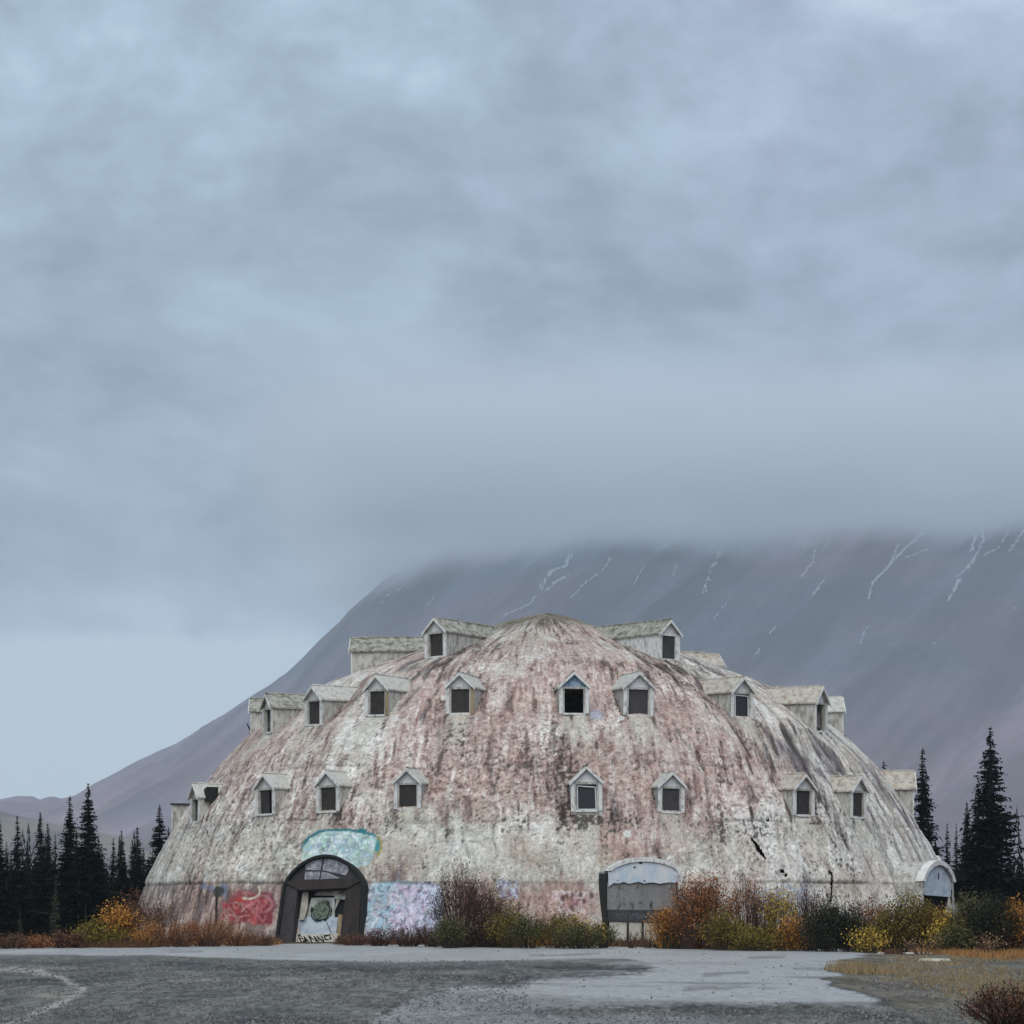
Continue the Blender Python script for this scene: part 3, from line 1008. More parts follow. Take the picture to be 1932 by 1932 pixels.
# ---- left entrance: dark painted arch
def left_porch():
    th, zb, rf = solve(607, 1779, 0.0)
    zb, rf = 0.0, rf + 0.16
    p = empty('entrance_porch', (rf * math.sin(th), -rf * math.cos(th), 0), th, dome)
    p.rotation_euler = (math.radians(-12), math.radians(-1.5), th + math.radians(8))
    hw, zs, rise = 1.90, 2.50, 1.34
    outer = [(-hw - 0.22, -0.1), (-hw - 0.10, 1.3)] + arch_pts(hw, zs, rise, 24, 2.0) + [(hw + 0.10, 1.3), (hw + 0.12, -0.1)]
    oin = [(-hw - 0.08, -0.1), (-hw + 0.04, 1.3)] + arch_pts(hw, zs, rise, 24, 2.0, 0.12) + [(hw - 0.04, 1.3), (hw - 0.02, -0.1)]
    b = MB()
    b.strip(outer, oin, -0.10, 0.9)
    b.build('arch_rim', M['black_spray_shade'], p)
    vault_in = [(x * 0.985, z) for x, z in oin]
    b = MB()
    b.strip([(x, z - 0.02) for x, z in outer], vault_in, 0.9, 1.7)
    b.build('vault', M['dark_porch'], p)
    # piers
    b = MB()
    b.poly([(-hw - 0.09, -0.1), (-1.30, -0.1), (-1.27, 1.2), (-1.22, 2.42), (-hw + 0.12, 2.60)], 0.02, 0.45)
    b.build('pier', M['dark_porch'], p)
    b = MB()
    b.poly([(0.92, -0.1), (hw - 0.09, -0.1), (hw - 0.16, 2.60), (1.10, 2.38), (0.98, 1.2)], 0.02, 0.45)
    b.build('pier', M['brown_porch'], p)
    # beam and lunette backing
    b = MB()
    b.poly([(-hw + 0.15, 2.62), (-1.1, 2.30), (1.2, 2.34), (hw - 0.15, 2.62), (hw - 0.25, 2.72), (-hw + 0.25, 2.72)], -0.06, 0.4)
    b.build('beam', M['brown_porch'], p)
    b = MB()
    lun = [(x, z) for x, z in arch_pts(hw, zs, rise, 24, 2.0, 0.14) if z > 2.72]
    b.poly([(lun[0][0], 2.70)] + lun + [(lun[-1][0], 2.70)][::1], 0.12, 0.2)
    b.build('lunette', M['dark_porch'], p)
    # four sprayed panes and their bars
    for pts in ([(-0.95, 3.22), (-0.22, 3.18), (-0.16, 3.72), (-0.62, 3.62), (-0.95, 3.46)],
                [(-0.13, 3.18), (0.98, 2.92), (1.12, 3.12), (1.06, 3.36), (0.5, 3.62), (-0.07, 3.72)],
                [(-0.95, 2.80), (-0.27, 2.78), (-0.23, 3.12), (-0.95, 3.15)],
                [(-0.20, 2.78), (0.72, 2.80), (0.15, 3.07), (-0.15, 3.12)]):
        b = MB()
        b.poly(pts, 0.085, 0.117)
        b.build('pane', M['lune_grey'], p)
    # timber reveal, boards inside
    b = MB()
    b.poly([(-1.16, 1.05), (-0.93, 1.05), (-0.80, 1.6), (-0.83, 2.28), (-1.08, 2.30), (-1.12, 1.7)], 0.25, 0.33)
    b.build('reveal_board', M['stone'], p)
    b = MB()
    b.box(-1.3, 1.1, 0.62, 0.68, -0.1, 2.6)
    b.build('backing', M['black_spray_shade'], p)  # black sheet painted for the dark interior between the boards
    b = MB()
    b.poly([(-0.98, 0.95), (0.42, 1.05), (0.36, 2.04), (-0.74, 2.06)], 0.46, 0.50)
    pb = b.build('white_board', M['panel_pale'], p)
    b = MB()
    b.poly([(0.35, 2.0), (1.0, 1.92), (1.0, 2.14), (0.35, 2.2)], 0.46, 0.50)
    b.build('top_board', M['panel_pale'], p)
    b = MB()
    b.poly([(0.40, 1.45), (0.62, 1.93), (0.44, 1.98)], 0.452, 0.458)
    b.build('splinter', M['stone'], p)
    b = MB()
    b.poly([(-1.27, 0.44), (0.56, 0.42), (0.60, 1.15), (-0.5, 1.24), (-1.27, 1.13)], 0.40, 0.445)
    b.build('blue_board', M['panel_blue'], p)
    b = MB()
    b.poly([(-1.30, -0.1), (0.66, -0.1), (0.66, 0.43), (-1.30, 0.43)], 0.34, 0.395)
    kick = b.build('kick_board', M['cream'], p)
    b = MB()
    b.poly([(0.62, 0.30), (0.97, 0.30), (1.02, 1.22), (0.62, 1.28)], 0.36, 0.42)
    b.build('yellow_board', M['timber'], p)
    # sprayed round head on the boards: ring, hatching, pale middle
    b = MB()
    ring = []
    for k in range(24):
        a = 2 * math.pi * k / 24
        ring.append((-0.20 + 0.40 * math.cos(a), 1.45 + 0.42 * math.sin(a)))
    b.poly(ring, 0.37, 0.376)
    b.build('sprayed_disc', M['green_spray'], p)
    b = MB()
    r = random.Random(5)
    for k in range(40):
        a0 = r.uniform(-3.6, 0.9)
        rr = r.uniform(0.37, 0.50)
        for i in range(3):
            a1 = a0 + 0.16
            b.bar((-0.20 + rr * math.cos(a0), 0.366, 1.45 + rr * math.sin(a0)), (-0.20 + (rr + .01) * math.cos(a1), 0.366, 1.45 + rr * math.sin(a1)), 0.014)
            a0 = a1
    for k in range(16):
        x, z = -0.12 + r.uniform(-.28, .3), 1.32 + r.uniform(-.2, .2)
        b.bar((x, 0.366, z), (x + r.uniform(-.12, .12), 0.366, z + r.uniform(-.1, .1)), 0.016)
    for k in range(7):
        x = -0.45 + 0.1 * k
        b.bar((x, 0.366, 1.95 + r.uniform(-.05, .05)), (x + 0.12, 0.366, 1.80), 0.010)
    tag(b.build('sprayed_lines', M['black_spray_shade'], p), kind='stuff')
    b = MB()
    b.bar((0.06, 0.366, 1.02), (0.34, 0.366, 0.48), 0.012)
    b.build('sprayed_line', M['black_spray_shade'], p)
    txt(p, 'BANNOL', (-1.24, 0.328, 0.10), 0.44, M['black_spray_shade'], 'sprayed_lettering', 1.95, shear=-0.55, off=0.006, shake=0.16)
    b = MB()
    b.box(-2.75, -0.75 - 1.2, -0.9, -0.25, -0.05, 0.12, 0.02)
    b.build('door_slab', M['stone'], p)
    holes.append((th, rf, 1.2, 5.0, -0.6, 2.0))
    return p


def txt(parent, s, loc, size, mat, name, width, shear=0.0, off=0.0, shake=0.0):
    cu = bpy.data.curves.new('tmp', 'FONT')
    cu.body = s
    cu.size = size
    cu.extrude = 0.004
    cu.offset = off
    cu.shear = shear
    cu.resolution_u = 2
    to = bpy.data.objects.new('tmp', cu)
    col.objects.link(to)
    bpy.context.view_layer.update()
    me = bpy.data.meshes.new_from_object(to.evaluated_get(bpy.context.evaluated_depsgraph_get()))
    col.objects.unlink(to)
    bpy.data.objects.remove(to)
    co = np.empty(len(me.vertices) * 3, np.float32)
    me.vertices.foreach_get('co', co)
    co = co.reshape(-1, 3)
    co[:, 0] = (co[:, 0] - co[:, 0].min()) * width / (co[:, 0].max() - co[:, 0].min())
    if shake:
        dx = (fbm(co[:, 0] * 9, co[:, 1] * 9, 2, 5) - 0.5) * shake
        dy = (fbm(co[:, 0] * 7, co[:, 1] * 9, 2, 6) - 0.5) * shake
        co[:, 0] += dx
        co[:, 1] += dy + (vn(co[:, 0] * 2.6, co[:, 0] * 0, 9) - 0.5) * shake * 1.3
    co = np.stack([co[:, 0], -co[:, 2], co[:, 1]], -1)
    me.vertices.foreach_set('co', co.ravel())
    me.materials.clear()
    me.materials.append(mat)
    me.update()
    return link(name, me, parent, loc)


left_porch()


# ---- right entrance: pale arch over a grey board
def right_porch():
    th, zb, rf = solve(1211, 1779, 0.0)
    rf += 0.50
    p = empty('entrance_porch', (rf * math.sin(th), -rf * math.cos(th), 0), th, dome)
    hw, zs, rise = 1.60, 3.02, 0.58
    outer = [(-hw, 0.95)] + [(-hw, 2.0)] + arch_pts(hw, zs, rise, 20, 2.0) + [(hw, 2.0), (hw, -0.1)]
    inner = [(-hw + 0.12, 0.95)] + [(-hw + 0.12, 2.0)] + arch_pts(hw, zs, rise, 20, 2.0, 0.19) + [(hw - 0.13, 2.0), (hw - 0.13, -0.1)]
    b = MB()
    b.strip(outer[2:], inner[2:], -0.05, 0.6)
    b.build('arch_trim', M['white'], p)
    b = MB()
    b.strip([(x, z - 0.03) for x, z in outer], [(x * 0.97, z - 0.10) for x, z in inner], 0.6, 4.6)
    b.build('vault', M['grey_wall'], p)
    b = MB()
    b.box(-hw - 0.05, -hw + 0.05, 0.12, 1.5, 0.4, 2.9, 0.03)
    b.build('open_side_shade', M['black_spray_shade'], p)  # black slab painted for the dark of the broken-open side
    b = MB()
    lun = [(x, z) for x, z in arch_pts(hw, zs, rise, 20, 2.0, 0.17)]
    r = random.Random(9)
    low = [(-hw + 0.06 + (2 * hw - 0.16) * k / 14, 2.53 + r.uniform(-0.05, 0.04)) for k in range(15)]
    low[0] = (low[0][0], 2.36)
    b.poly([(-hw + 0.05, zs)] + lun[1:-1] + [(hw - 0.12, zs)] + low[::-1], 0.02, 0.09)
    b.build('lunette', M['lune_blue'], p)
    for (x, z, a, c) in ((-0.16, 3.36, .10, .05), (-0.42, 3.17, .06, .05), (0.0, 2.60, .05, .035), (-1.15, 2.62, .03, .02)):
        b = MB()
        b.poly([(x + a * r.uniform(.7, 1.2) * math.cos(k), z + c * r.uniform(.7, 1.2) * math.sin(k)) for k in np.linspace(0, 5.4, 7)], 0.008, 0.0185)
        b.build('chip', M['black_spray_shade'], p)
    b = MB()
    b.poly([(-hw + 0.02, 1.38), (hw - 0.14, 1.38), (hw - 0.14, 2.56), (-hw + 0.02, 2.54)], 0.11, 0.16)
    b.build('grey_board', M['grey_board'], p)
    b = MB()
    b.poly([(-hw + 0.04, 0.92), (0.95, 0.86), (0.95, 1.36), (-hw + 0.04, 1.40)], 0.05, 0.105)
    b.build('sign_strip', M['black_strip'], p)
    txt(p, 'HENAMBARDU', (-1.32, 0.044, 1.02), 0.36, M['lettering'], 'faded_lettering', 2.0, shake=0.06)
    b = MB()
    b.poly([(-hw + 0.12, -0.1), (hw - 0.14, -0.1), (hw - 0.14, 1.37), (1.0, 1.37), (1.0, 0.84), (-hw + 0.12, 0.90)], 0.12, 0.18)
    b.build('lower_wall', M['cream'], p)
    for x in (-0.72, -0.08):
        b = MB()
        b.bar((x, 0.07, -0.1), (x + 0.02, 0.07, 0.86), 0.045)
        b.build('prop_post', M['brown_porch'], p)
    holes.append((th, rf, 1.2, 5.0, -0.6, 2.3))


right_porch()


def side_porch(th, rf, zs, rise, hw, lun_mat):
    p = empty('entrance_porch', (rf * math.sin(th), -rf * math.cos(th), 0), th, dome)
    outer = [(-hw, -0.1)] + arch_pts(hw, zs, rise, 16, 2.0) + [(hw, 1.3)]
    inner = [(-hw + 0.16, -0.1)] + arch_pts(hw, zs, rise, 16, 2.0, 0.16) + [(hw - 0.16, 1.3)]
    b = MB()
    b.strip([(x * 1.04, z + 0.05) for x, z in outer[1:-1]], inner[1:-1], -0.1, 0.3)
    b.build('arch_trim', M['white'], p)
    b = MB()
    b.strip(outer, inner, 0.0, 3.5)
    b.build('vault', M['grey_wall'], p)
    b = MB()
    b.poly([(-hw + 0.06, 2.05), (hw - 0.06, 1.95)] + arch_pts(hw, zs, rise, 16, 2.0, 0.12)[::-1], 0.05, 0.12)
    b.build('lunette', M[lun_mat], p)
    b = MB()
    b.box(0.1, 0.16, 0.02, 0.048, 2.75, 3.05)
    b.build('crack', M['black_spray_shade'], p)
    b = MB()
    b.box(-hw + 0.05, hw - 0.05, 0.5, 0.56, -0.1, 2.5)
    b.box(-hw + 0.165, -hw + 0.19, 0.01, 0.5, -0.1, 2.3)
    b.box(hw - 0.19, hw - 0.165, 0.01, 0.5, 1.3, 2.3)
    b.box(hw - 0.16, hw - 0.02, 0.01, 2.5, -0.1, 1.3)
    b.build('doorway_shade', M['black_spray_shade'], p)  # black boards stand in for the shade inside the doorway
    holes.append((th, rf, hw - 0.1, 4.0, -0.6, 2.6))
    return p


side_porch(math.radians(57), 21.15, 2.62, 0.95, 1.75, 'panel_blue')
pp = side_porch(math.radians(96), 19.9, 2.9, 1.15, 1.4, 'white')


# ---- the shell itself: one skin with peeling paint, seams, ribs, cracks, sprayed letters
def build_shell():
    fr = math.radians(104)
    thf = np.linspace(-fr, fr, 1180)
    thb = np.linspace(fr, 2 * math.pi - fr, 120)[1:-1]
    TH = np.concatenate([thf, thb])
    si = np.linspace(0, 1, 470)
    k = np.linspace(0, 1, len(_Rd))
    Rr, Zr = np.interp(si, k, _Rd), np.interp(si, k, _Zd)
    S = si * _s[-1]
    th, Rg = np.meshgrid(TH, Rr)
    _, Zg = np.meshgrid(TH, Zr)
    _, Sg = np.meshgrid(TH, S)
    X0 = DX + Rg * np.sin(th)
    Y0 = DY - Rg * np.cos(th)
    px = X0 / Y0 * 4950 + 966
    py = HOR - (Zg - CAM_H) / Y0 * 4950
    back = np.abs(np.angle(np.exp(1j * th))) > fr
    U = th * 17.0                       # metres round the dome at mid height
    x = th * (Rg * 0.6 + 6.0)           # less stretched coordinate for blotches

    def B(lst):
        v = 0
        for (cx, cy, sx, sy, a) in lst:
            v = v + a * np.exp(-((px - cx) / sx) ** 2 - ((py - cy) / sy) ** 2)
        return v
    wpx = px + (fbm(x * 1.1, Sg * 0.9, 4, 201) - 0.5) * 60
    wpy = py + (fbm(x * 1.3, Sg * 1.1, 4, 202) - 0.5) * 40

    # --- displacement along the profile normal
    dR, dZ = np.gradient(Rr), np.gradient(Zr)
    nl = np.hypot(dR, dZ)
    nR, nZ = (dZ / nl)[:, None], (-dR / nl)[:, None]
    lump = (fbm(x * 0.45, Sg * 0.4, 3, 1) - 0.5) * 0.28
    crumb = (fbm(x * 3.6, Sg * 3.0, 3, 2, 0.65) - 0.5)
    rough_zone = np.clip(B([(430, 1480, 130, 90, 1), (830, 1480, 200, 60, 0.9), (1000, 1430, 220, 70, 0.7), (620, 1560, 100, 40, .8),
                            (1500, 1560, 250, 100, .6), (1280, 1290, 90, 40, .8), (450, 1620, 160, 60, .8)]), 0, 1) * 0.76 + 0.24
    D = lump + crumb * 0.09 * rough_zone
    # meridian ribs, strongest on the right
    ph = th / 0.078 + (fbm(th * 6, Sg * 0.10, 3, 5) - 0.5) * 3.4
    rib = 0.5 + 0.5 * np.cos(2 * math.pi * ph)
    ribm = sst(th, math.radians(40), math.radians(60)) * sst(Zg, 12.5, 9.5) * (0.5 + 0.5 * sst(fbm(th * 9, Sg * 0.25, 3, 6), 0.4, 0.6)) * 1.0
    ribm = ribm * sst(th, math.radians(103), math.radians(92))
    ribl = sst(th, math.radians(-45), math.radians(-62)) * sst(Zg, 10.5, 8) * sst(fbm(th * 9, Sg * 0.2, 3, 7), 0.45, 0.65) * 0.4
    D = D + (rib - 0.5) * 0.13 * ribm + (rib - 0.5) * 0.08 * ribl
    # horizontal joints between courses of panels
    seam = 0
    for (zz, wob, st) in ((2.54, 0.05, 1.0), (5.22, 0.08, 0.6), (7.75, 0.10, 0.5), (10.2, 0.10, 0.30), (12.7, 0.08, 0.2)):
        on = sst(fbm(th * 7, Sg * 0 + zz * 3, 4, 40), 0.42, 0.58)
        zl = zz + (fbm(th * 4, Sg * 0 + zz, 3, 41) - 0.5) * wob * 4
        seam = np.maximum(seam, np.exp(-((Zg - zl) / 0.055) ** 2) * on * st)
    D = D - seam * 0.07
    zl = 2.54 + (fbm(th * 4, Sg * 0 + 2.54, 3, 41) - 0.5) * 0.2
    D = D + 0.05 * sst(Zg, zl - 0.03, zl + 0.03) * sst(Zg, 3.6, 2.7)
    # dark creases running down from the dormers
    creases = [([(1162, 1203), (1193, 1229), (1235, 1249), (1268, 1272), (1300, 1300)], 3.4, 1.0), ([(1328, 1315), (1350, 1333), (1371, 1357), (1393, 1388), (1418, 1428)], 3.0, 1.0),
               ([(1271, 1364), (1288, 1396), (1316, 1425), (1330, 1462), (1337, 1515)], 2.4, 0.7), ([(1160, 1312), (1183, 1352), (1190, 1372)], 2.4, 0.7),
               ([(918, 1196), (880, 1222), (845, 1249), (800, 1266), (772, 1290)], 4.0, 0.85), ([(690, 1300), (650, 1335), (617, 1364), (578, 1408), (545, 1450)], 3.2, 0.6),
               ([(585, 1322), (555, 1350), (529, 1376), (500, 1402)], 2.8, 0.6), ([(790, 1300), (770, 1320), (752, 1338)], 4, 0.7),
               ([(828, 1359), (823, 1396)], 5, 0.6), ([(1043, 1360), (1044, 1418)], 3.5, 0.5), ([(1537, 1478), (1560, 1512), (1578, 1552), (1601, 1603)], 5.0, 0.8),
               ([(1086, 1472), (1080, 1500), (1084, 1520)], 5, 0.8), ([(1600, 1500), (1640, 1560), (1655, 1585)], 3.0, 0.7), ([(1475, 1380), (1505, 1415), (1545, 1462)], 6, 0.6),
               ([(1620, 1440), (1660, 1490), (1700, 1560)], 3.0, 0.5), ([(1240, 1480), (1234, 1500)], 5, 0.5), ([(1335, 1520), (1345, 1545), (1352, 1570)], 3.5, 0.6),
               ([(497, 1525), (485, 1555)], 4, 0.6), ([(1540, 1545), (1565, 1570)], 2, .4), ([(1660, 1600), (1700, 1690)], 3, .5), ([(1690, 1590), (1730, 1680)], 3, .5)]
    cre = 0
    for pts, w, a in creases:
        d = seg_dist(px + (wpx - px) * 0.12, py + (wpy - py) * 0.12, pts)
        cre = np.maximum(cre, np.exp(-(d / w) ** 2) * a * (0.45 + 0.55 * sst(fbm(x * 2.0, Sg * 1.5, 3, 60), 0.35, 0.6)))
    D = D - cre * 0.10
    # thin cracks
    thin = 0
    for pts, w, a in (([(1545, 1545), (1562, 1575), (1585, 1610)], 1.0, .6), ([(870, 1560), (878, 1590), (884, 1618)], 1.2, .5), ([(930, 1560), (932, 1590), (940, 1620)], 1.2, .5),
                      ([(960, 1560), (965, 1600)], 1.2, .5), ([(985, 1560), (990, 1610)], 1, .35), ([(560, 1600), (575, 1587), (590, 1590)], 2.0, .8),
                      ([(583, 1590), (598, 1612)], 1.5, .8), ([(602, 1583), (612, 1597)], 1.5, .7), ([(1436, 1545), (1450, 1560)], 2, .6), ([(820, 1558), (824, 1600)], 1, .4),
                      ([(1610, 1560), (1650, 1660)], 1.5, .4), ([(470, 1540), (452, 1575), (446, 1590)], 1.6, .5), ([(540, 1545), (600, 1547)], 1.5, .7)):
        d = seg_dist(px + (wpx - px) * 0.05, py, pts)
        thin = np.maximum(thin, np.exp(-(d / w) ** 2) * a)

    P = np.stack([DX + (Rg + nR * D) * np.sin(th), DY - (Rg + nR * D) * np.cos(th), Zg + nZ * D], -1)

    # --- colour of the skin
    def c3(*v):
        return np.array(v)[None, None, :]
    white = c3(*lin(210, 207, 198))
    greyg = c3(*lin(172, 170, 156))
    cream = c3(*lin(186, 172, 156))
    pink = c3(*lin(182, 152, 143))
    pinkd = c3(*lin(142, 110, 101))
    mould = c3(*lin(62, 56, 52))
    brown = c3(*lin(112, 95, 86))
    moss = c3(*lin(84, 78, 58))
    slate = c3(*lin(104, 98, 102))

    def L(C, c, m):
        m = np.clip(m, 0, 1)[..., None]
        return C * (1 - m) + c * m
    n_a = fbm(x * 0.35, Sg * 0.35, 5, 101)
    n_b = fbm(x * 1.2, Sg * 0.8, 5, 102, 0.6)
    n_s = fbm(x * 1.5, Sg * 0.28, 4, 103, 0.6)      # down-slope streaks
    n_s2 = fbm(x * 4.0, Sg * 0.75, 4, 104, 0.6)
    n_s3 = fbm(x * 8, Sg * 0.9, 3, 107, 0.6)
    n_f = fbm(x * 5.6, Sg * 5.2, 3, 105, 0.75)      # flakes
    n_f2 = fbm(x * 10.0 + 3, Sg * 8.0, 2, 106, 0.7)
    pinkb = B([(560, 1480, 160, 90, .12), (700, 1400, 120, 80, .12), (1250, 1440, 160, 80, .10), (380, 1620, 60, 80, .12), (900, 1400, 120, 60, .08), (1020, 1300, 190, 110, .34), (1230, 1310, 120, 70, .24), (1150, 1480, 240, 80, .20), (1190, 1575, 120, 55, .36), (480, 1430, 110, 60, .26),
               (420, 1530, 110, 50, .10), (800, 1330, 60, 110, .28), (850, 1470, 170, 50, .22), (640, 1550, 90, 28, .22), (430, 1710, 170, 36, .34),
               (1070, 1705, 90, 38, .40), (1400, 1440, 110, 80, .20), (1380, 1500, 80, 60, .10), (560, 1370, 60, 40, .12), (720, 1240, 50, 30, .2)])
    whiteb = B([(400, 1610, 130, 55, .30), (950, 1602, 150, 42, .42), (760, 1590, 90, 40, .22), (1500, 1620, 230, 60, .48), (1650, 1600, 80, 90, .42),
                (1720, 1690, 70, 80, .50), (590, 1440, 110, 60, .18), (1560, 1350, 70, 60, .22), (985, 1215, 60, 60, .10), (1150, 1400, 60, 60, .14), (580, 1600, 80, 50, .15)])
    C = white * (0.94 + 0.16 * n_b)[..., None]
    C = L(C, greyg * 0.9, B([(1020, 1200, 260, 60, .5)]))
    C = L(C, greyg, sst(n_a + (n_s - 0.5) * 0.4, 0.42, 0.62) * 0.75 * (1 - np.clip(whiteb * 1.2, 0, 0.8)))
    C = L(C, cream, sst(fbm(x * 0.7, Sg * 0.6, 4, 109), 0.5, 0.66) * 0.6)
    pm = sst(n_a * 0.30 + n_b * 0.26 + n_s * 0.30 + n_s3 * 0.24 + pinkb * 0.85 - whiteb * 0.8, 0.47, 0.84)
    pm = pm * (0.55 + 0.45 * sst(n_f, 0.62, 0.42))
    tan = c3(*lin(150, 136, 118))
    C = L(C, tan, sst(fbm(x * 0.9 + 4, Sg * 0.7, 5, 111) + B([(1020, 1250, 260, 90, .16), (900, 1380, 120, 60, .08), (1180, 1400, 120, 50, .10), (560, 1420, 120, 60, .08), (1080, 1560, 90, 40, .08)]), 0.50, 0.72) * 0.45)
    C = L(C, pink, pm * 0.78)
    C = L(C, pinkd, pm * sst(n_s2 * 0.3 + n_b * 0.3 + n_s3 * 0.4, 0.48, 0.66) * 0.65)
    C = L(C, C * 0.66, sst(n_s3 * 0.5 + n_b * 0.5, 0.55, 0.72) * 0.45)
    C = L(C, white * 1.05, sst(n_s3 * 0.6 + n_s2 * 0.4, 0.42, 0.30) * 0.45)
    course = np.abs(((Sg + (n_a - 0.5) * 0.15) / 0.52) % 1.0 - 0.5) * 2
    C = L(C, C * 0.70, sst(course, 0.80, 0.95) * sst(n_b, 0.45, 0.60) * 0.55)
    # streaks of dirt down the slope
    dirt = B([(1480, 1400, 90, 60, .13), (1600, 1480, 80, 60, .09), (850, 1260, 80, 40, .10), (1300, 1270, 120, 50, .10), (350, 1660, 80, 40, .06), (1110, 1540, 90, 25, .10),
              (1560, 1560, 50, 60, .08), (480, 1690, 110, 30, .08), (1000, 1175, 160, 22, .10), (1700, 1560, 60, 80, .06), (920, 1440, 220, 60, .03)]) - whiteb * 0.14
    C = L(C, brown, sst(n_s2 * 0.45 + n_s * 0.20 + n_s3 * 0.15 + n_b * 0.2 + dirt, 0.52, 0.68) * 0.50)
    C = L(C, slate, sst(n_s * 0.6 + n_b * 0.4 + B([(1490, 1410, 75, 45, .3), (1560, 1450, 60, 40, .2), (780, 1270, 60, 30, .16)]), 0.62, 0.80) * 0.75)
    C = L(C, mould, sst(n_s2 * 0.55 + n_f * 0.25 + n_s * 0.2 + dirt, 0.615, 0.71) * 0.75)
    # flakes: pale scabs, and the shadows between them painted as dark pits
    fz = rough_zone
    C = L(C, C * 1.40 + 0.05, sst(n_f, 0.58, 0.70) * (0.10 + 0.70 * fz))
    C = L(C, C * 0.30, sst(n_f, 0.43, 0.27) * (0.12 + 0.80 * fz))
    C = L(C, mould, sst(n_f2 * 0.75 + n_s2 * 0.25, 0.345, 0.24) * (0.22 + 0.65 * fz))
    C = L(C, mould, sst(n_f2 * 0.6 + n_b * 0.4 + dirt * 0.6, 0.66, 0.74) * 0.75)
    C = L(C, white * 1.12, sst(n_f2 * 0.6 + n_f * 0.4, 0.66, 0.76) * 0.6)
    # pale run-off skirts under each dormer
    for (dth, rf, hw, dep, z0, z1) in holes:
        if z0 < 1:
            continue
        dz = z0 - Zg
        lat = np.abs(np.angle(np.exp(1j * (th - dth)))) * Rg
        m_ = sst(dz, 0.0, 0.15) * sst(dz, 2.3, 0.5) * sst(lat, 0.60 + 0.16 * np.clip(dz, 0, 3), 0.35) * (0.5 + 0.5 * sst(n_s2, 0.6, 0.4))
        C = L(C, greyg * 1.15, m_ * 0.75)
        e = np.exp(-((lat - 0.62) / 0.16) ** 2) * sst(dz, -0.9, 0.1) * sst(dz, 0.9, 0.2)
        C = L(C, mould * 1.3, e * sst(n_f + (n_s2 - .5) * .5, 0.40, 0.60) * 0.8)
    # top: moss and bare ribs of the cap
    top = sst(Zg + (n_b - 0.5) * 0.8, 14.9, 15.7)
    C = L(C, moss, top * 0.85 * (0.5 + 0.5 * sst(n_f, 0.35, 0.55)))
    C = L(C, c3(*lin(160, 150, 132)), top * sst(n_f2, 0.6, 0.7) * 0.6)
    # ribs: slate tone in the valleys, pale crests
    C = L(C, slate * 0.85, sst(rib, 0.55, 0.08) * np.clip(ribm + ribl, 0, 1) * (0.40 + 0.5 * n_s2))
    C = L(C, white * 1.06, sst(rib, 0.70, 0.98) * np.clip(ribm, 0, 1) * 0.6)
    # joints, creases
    C = L(C, mould, seam * 0.60)
    C = L(C, mould * 0.8, cre * 0.85)
    C = L(C, mould, thin)
    # the bottom course is dirtier
    low = sst(Zg, zl + 0.02, zl - 0.05) * sst(px, 1120, 1060)
    C = L(C, C * c3(0.80, 0.71, 0.69), low * 0.6)
    C = L(C, c3(*lin(92, 80, 82)), low * sst(fbm(U * 2.2, Sg * 0.6, 4, 130), 0.48, 0.64) * 0.6 * sst(px, 560, 500))
    # clusters of black mould beside the dormers and where the skin has split
    grime = B([(1075, 1500, 34, 60, .16), (1160, 1545, 60, 22, .15), (1095, 1545, 40, 25, .12), (1240, 1500, 20, 30, .12), (1420, 1560, 40, 30, .10), (1170, 1330, 20, 40, .14),
               (860, 1395, 30, 40, .12), (1045, 1400, 16, 50, .12), (905, 1225, 60, 20, .12), (1270, 1265, 60, 20, .12), (640, 1545, 80, 20, .09), (740, 1560, 30, 20, .10), (1360, 1560, 20, 60, .12),
               (1590, 1590, 30, 50, .10), (1540, 1530, 30, 40, .12), (470, 1560, 30, 30, .08), (380, 1560, 40, 40, .07), (1010, 1460, 160, 50, .04), (560, 1470, 80, 50, .05), (1340, 1440, 40, 60, .06), (930, 1545, 60, 14, .08)])
    C = L(C, mould * 0.8, sst(n_f2 * 0.4 + n_f * 0.2 + n_s2 * 0.25 + n_s3 * 0.15 + grime, 0.605, 0.68) * 0.85)
    C = 0.36 * (np.maximum(C, 1e-4) / 0.36) ** 1.06
    # bare pale patches
    for (cx, cy, sx, sy) in ((1015, 1566, 8, 7), (1184, 1572, 7, 8), (1046, 1640, 3, 8), (1126, 1350, 10, 8), (868, 1296, 6, 3), (836, 1316, 5, 4), (745, 1356, 8, 4), (1172, 1354, 6, 4)):
        q = ((px - cx) / sx) ** 2 + ((py - cy) / sy) ** 2 + (n_f - 0.5) * 2.4
        C = L(C, c3(0.62, 0.63, 0.57), sst(q, 1.25, 0.75) * 0.9)
    q = ((px - 1125) / 14) ** 2 + ((py - 1348) / 10) ** 2 + (n_f - 0.5) * 2
    C = L(C, c3(*lin(150, 152, 165)), sst(q, 1.2, 0.7) * 0.8)

    # --- sprayed pieces
    rs = np.random.RandomState(4)

